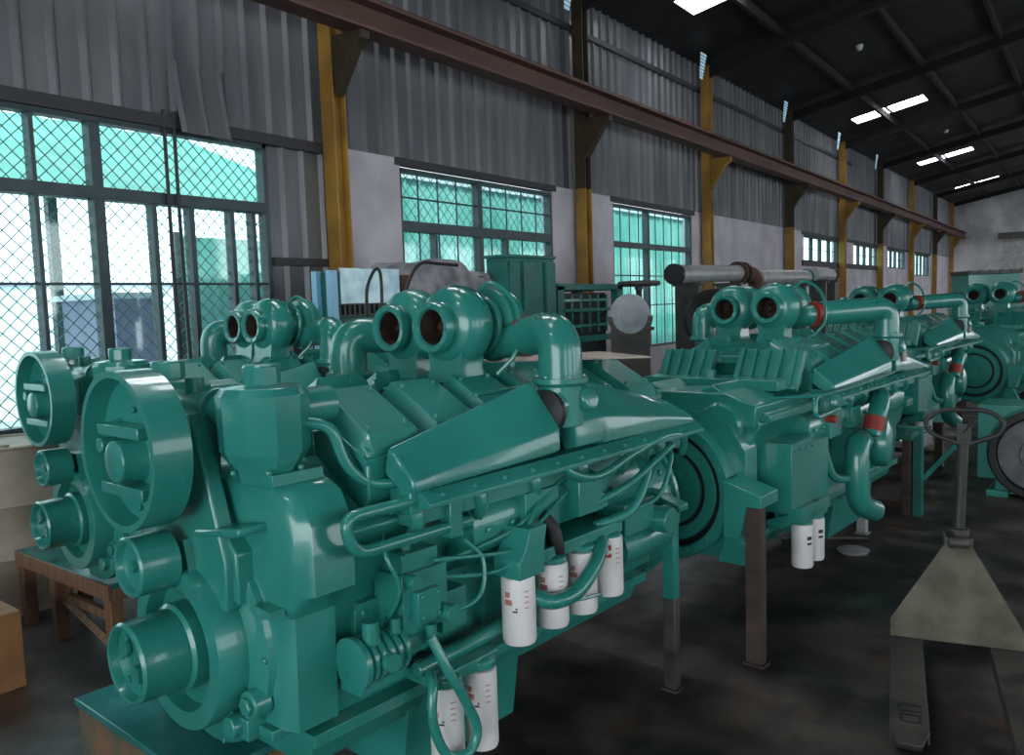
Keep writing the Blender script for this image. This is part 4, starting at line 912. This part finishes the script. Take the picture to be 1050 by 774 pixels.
part('gable_verge', lambda b: loft(b, [[(.61, y, 3.34 + d) for y, d in ((9.6, 0), (9.75, 0), (9.75, .14), (9.6, .14))], [(-3.9, y, 5.2 + d) for y, d in ((9.6, 0), (9.75, 0), (9.75, .14), (9.6, .14))]]), 'far_white', t)
t = thing('boundary_wall', 'pale bluish yard wall far beyond the large window', 'wall', (-22, 0, 0))
part('masonry', lambda b: bx(b, -.2, 0, -20, 40, 0, 2.75), 'far_white', t)
part('coping', lambda b: bx(b, -.25, .05, -20, 40, 2.75, 2.85), 'far_violet', t)
t = thing('yard_gate', 'pale teal sheet gate seen through the right lower panes of the large window', 'gate', (-9.6, 0, 0)); part('gate_sheet', lambda b: corrugated(b, 6.25, 9.2, .05, 2.9, 0, .3), 'far_teal', t, smooth=False); part('gate_frame', lambda b: (bx(b, -.06, .05, 6.2, 6.27, 0, 2.95), bx(b, -.06, .05, 7.6, 7.68, 0, 2.95), bx(b, -.06, .05, 9.15, 9.25, 0, 2.95)), 'frame', t)
t = thing('yard_shed', 'low violet grey shed in the yard, seen low through the large window', 'shed', (-9.3, 0, 0)); ya, yb = at(118, 320, X=-9.3).y, at(158, 320, X=-9.3).y
part('wall', lambda b: bx(b, -1.2, 0, ya, yb, 0, at(135, 306, X=-9.3).z), 'far_violet', t)
part('roof', lambda b: bx(b, -1.25, .08, ya - .1, yb + .1, at(135, 306, X=-9.3).z, at(135, 300, X=-9.3).z), 'far_white', t)
t = thing('hoarding', 'long teal hoarding across the yard behind the middle windows', 'fence', (-10.4, 0, 0))
part('sheeting', lambda b: corrugated(b, 9.9, 27, 0, 4.25, 0, .4), 'far_teal', t, smooth=False)
part('cap_rail', lambda b: bx(b, -.05, .06, 9.85, 27, 4.25, 4.32), 'far_white', t)
part('post', lambda b: [bx(b, -.12, -.02, 10 + k * 3, 10.1 + k * 3, 0, 4.2) for k in range(6)], 'frame', t)

# ------------------------------------------------------------------ light
sc = bpy.context.scene
wd = bpy.data.worlds.new('daylight'); sc.world = wd; wd.use_nodes = True
bg = wd.node_tree.nodes['Background']; bg.inputs[0].default_value = (.86, .95, 1.0, 1); bg.inputs[1].default_value = 3.2
def lamp(name, kind, loc, rot, energy, col=(1, 1, 1), **k):
    l = bpy.data.lights.new(name, kind); l.energy = energy; l.color = col
    for a, v in k.items(): setattr(l, a, v)
    o = bpy.data.objects.new(name, l); C.objects.link(o); o.location = loc; o.rotation_euler = rot; return o
lamp('sun', 'SUN', (20, 0, 30), (0, math.radians(28), 0), 4.0, (1, .97, .93), angle=.02)
# daylight through the openings of the right wall and the front gate
for k in range(5):
    lamp('opening_daylight', 'AREA', (RX + .3, Y0 + 3.8 + k * 11.8, 2.8), (0, math.radians(90), 0), 35, (.93, .97, 1.0), shape='RECTANGLE', size=3.5, size_y=9.5)
lamp('gate_daylight', 'AREA', (.5, Y0 - .4, 2.5), (math.radians(90), 0, 0), 230, (.95, .98, 1.0), shape='RECTANGLE', size=7.8, size_y=4.5)
for k, (a, b_, z0, z1) in WIN.items():
    o = lamp('window_portal', 'AREA', (WX - .2, (a + b_) / 2, (z0 + z1) / 2), (0, math.radians(-90), 0), 1, shape='RECTANGLE', size=z1 - z0, size_y=b_ - a); o.data.cycles.is_portal = True
vs = sc.view_settings; vs.view_transform = 'Standard'; vs.look = 'None'; vs.gamma = 1; vs.use_curve_mapping = False; vs.exposure = 0.1
sc.cycles.use_denoising = True; sc.cycles.max_bounces = 7; sc.cycles.sample_clamp_indirect = 6; sc.cycles.caustics_reflective = False; sc.cycles.caustics_refractive = False
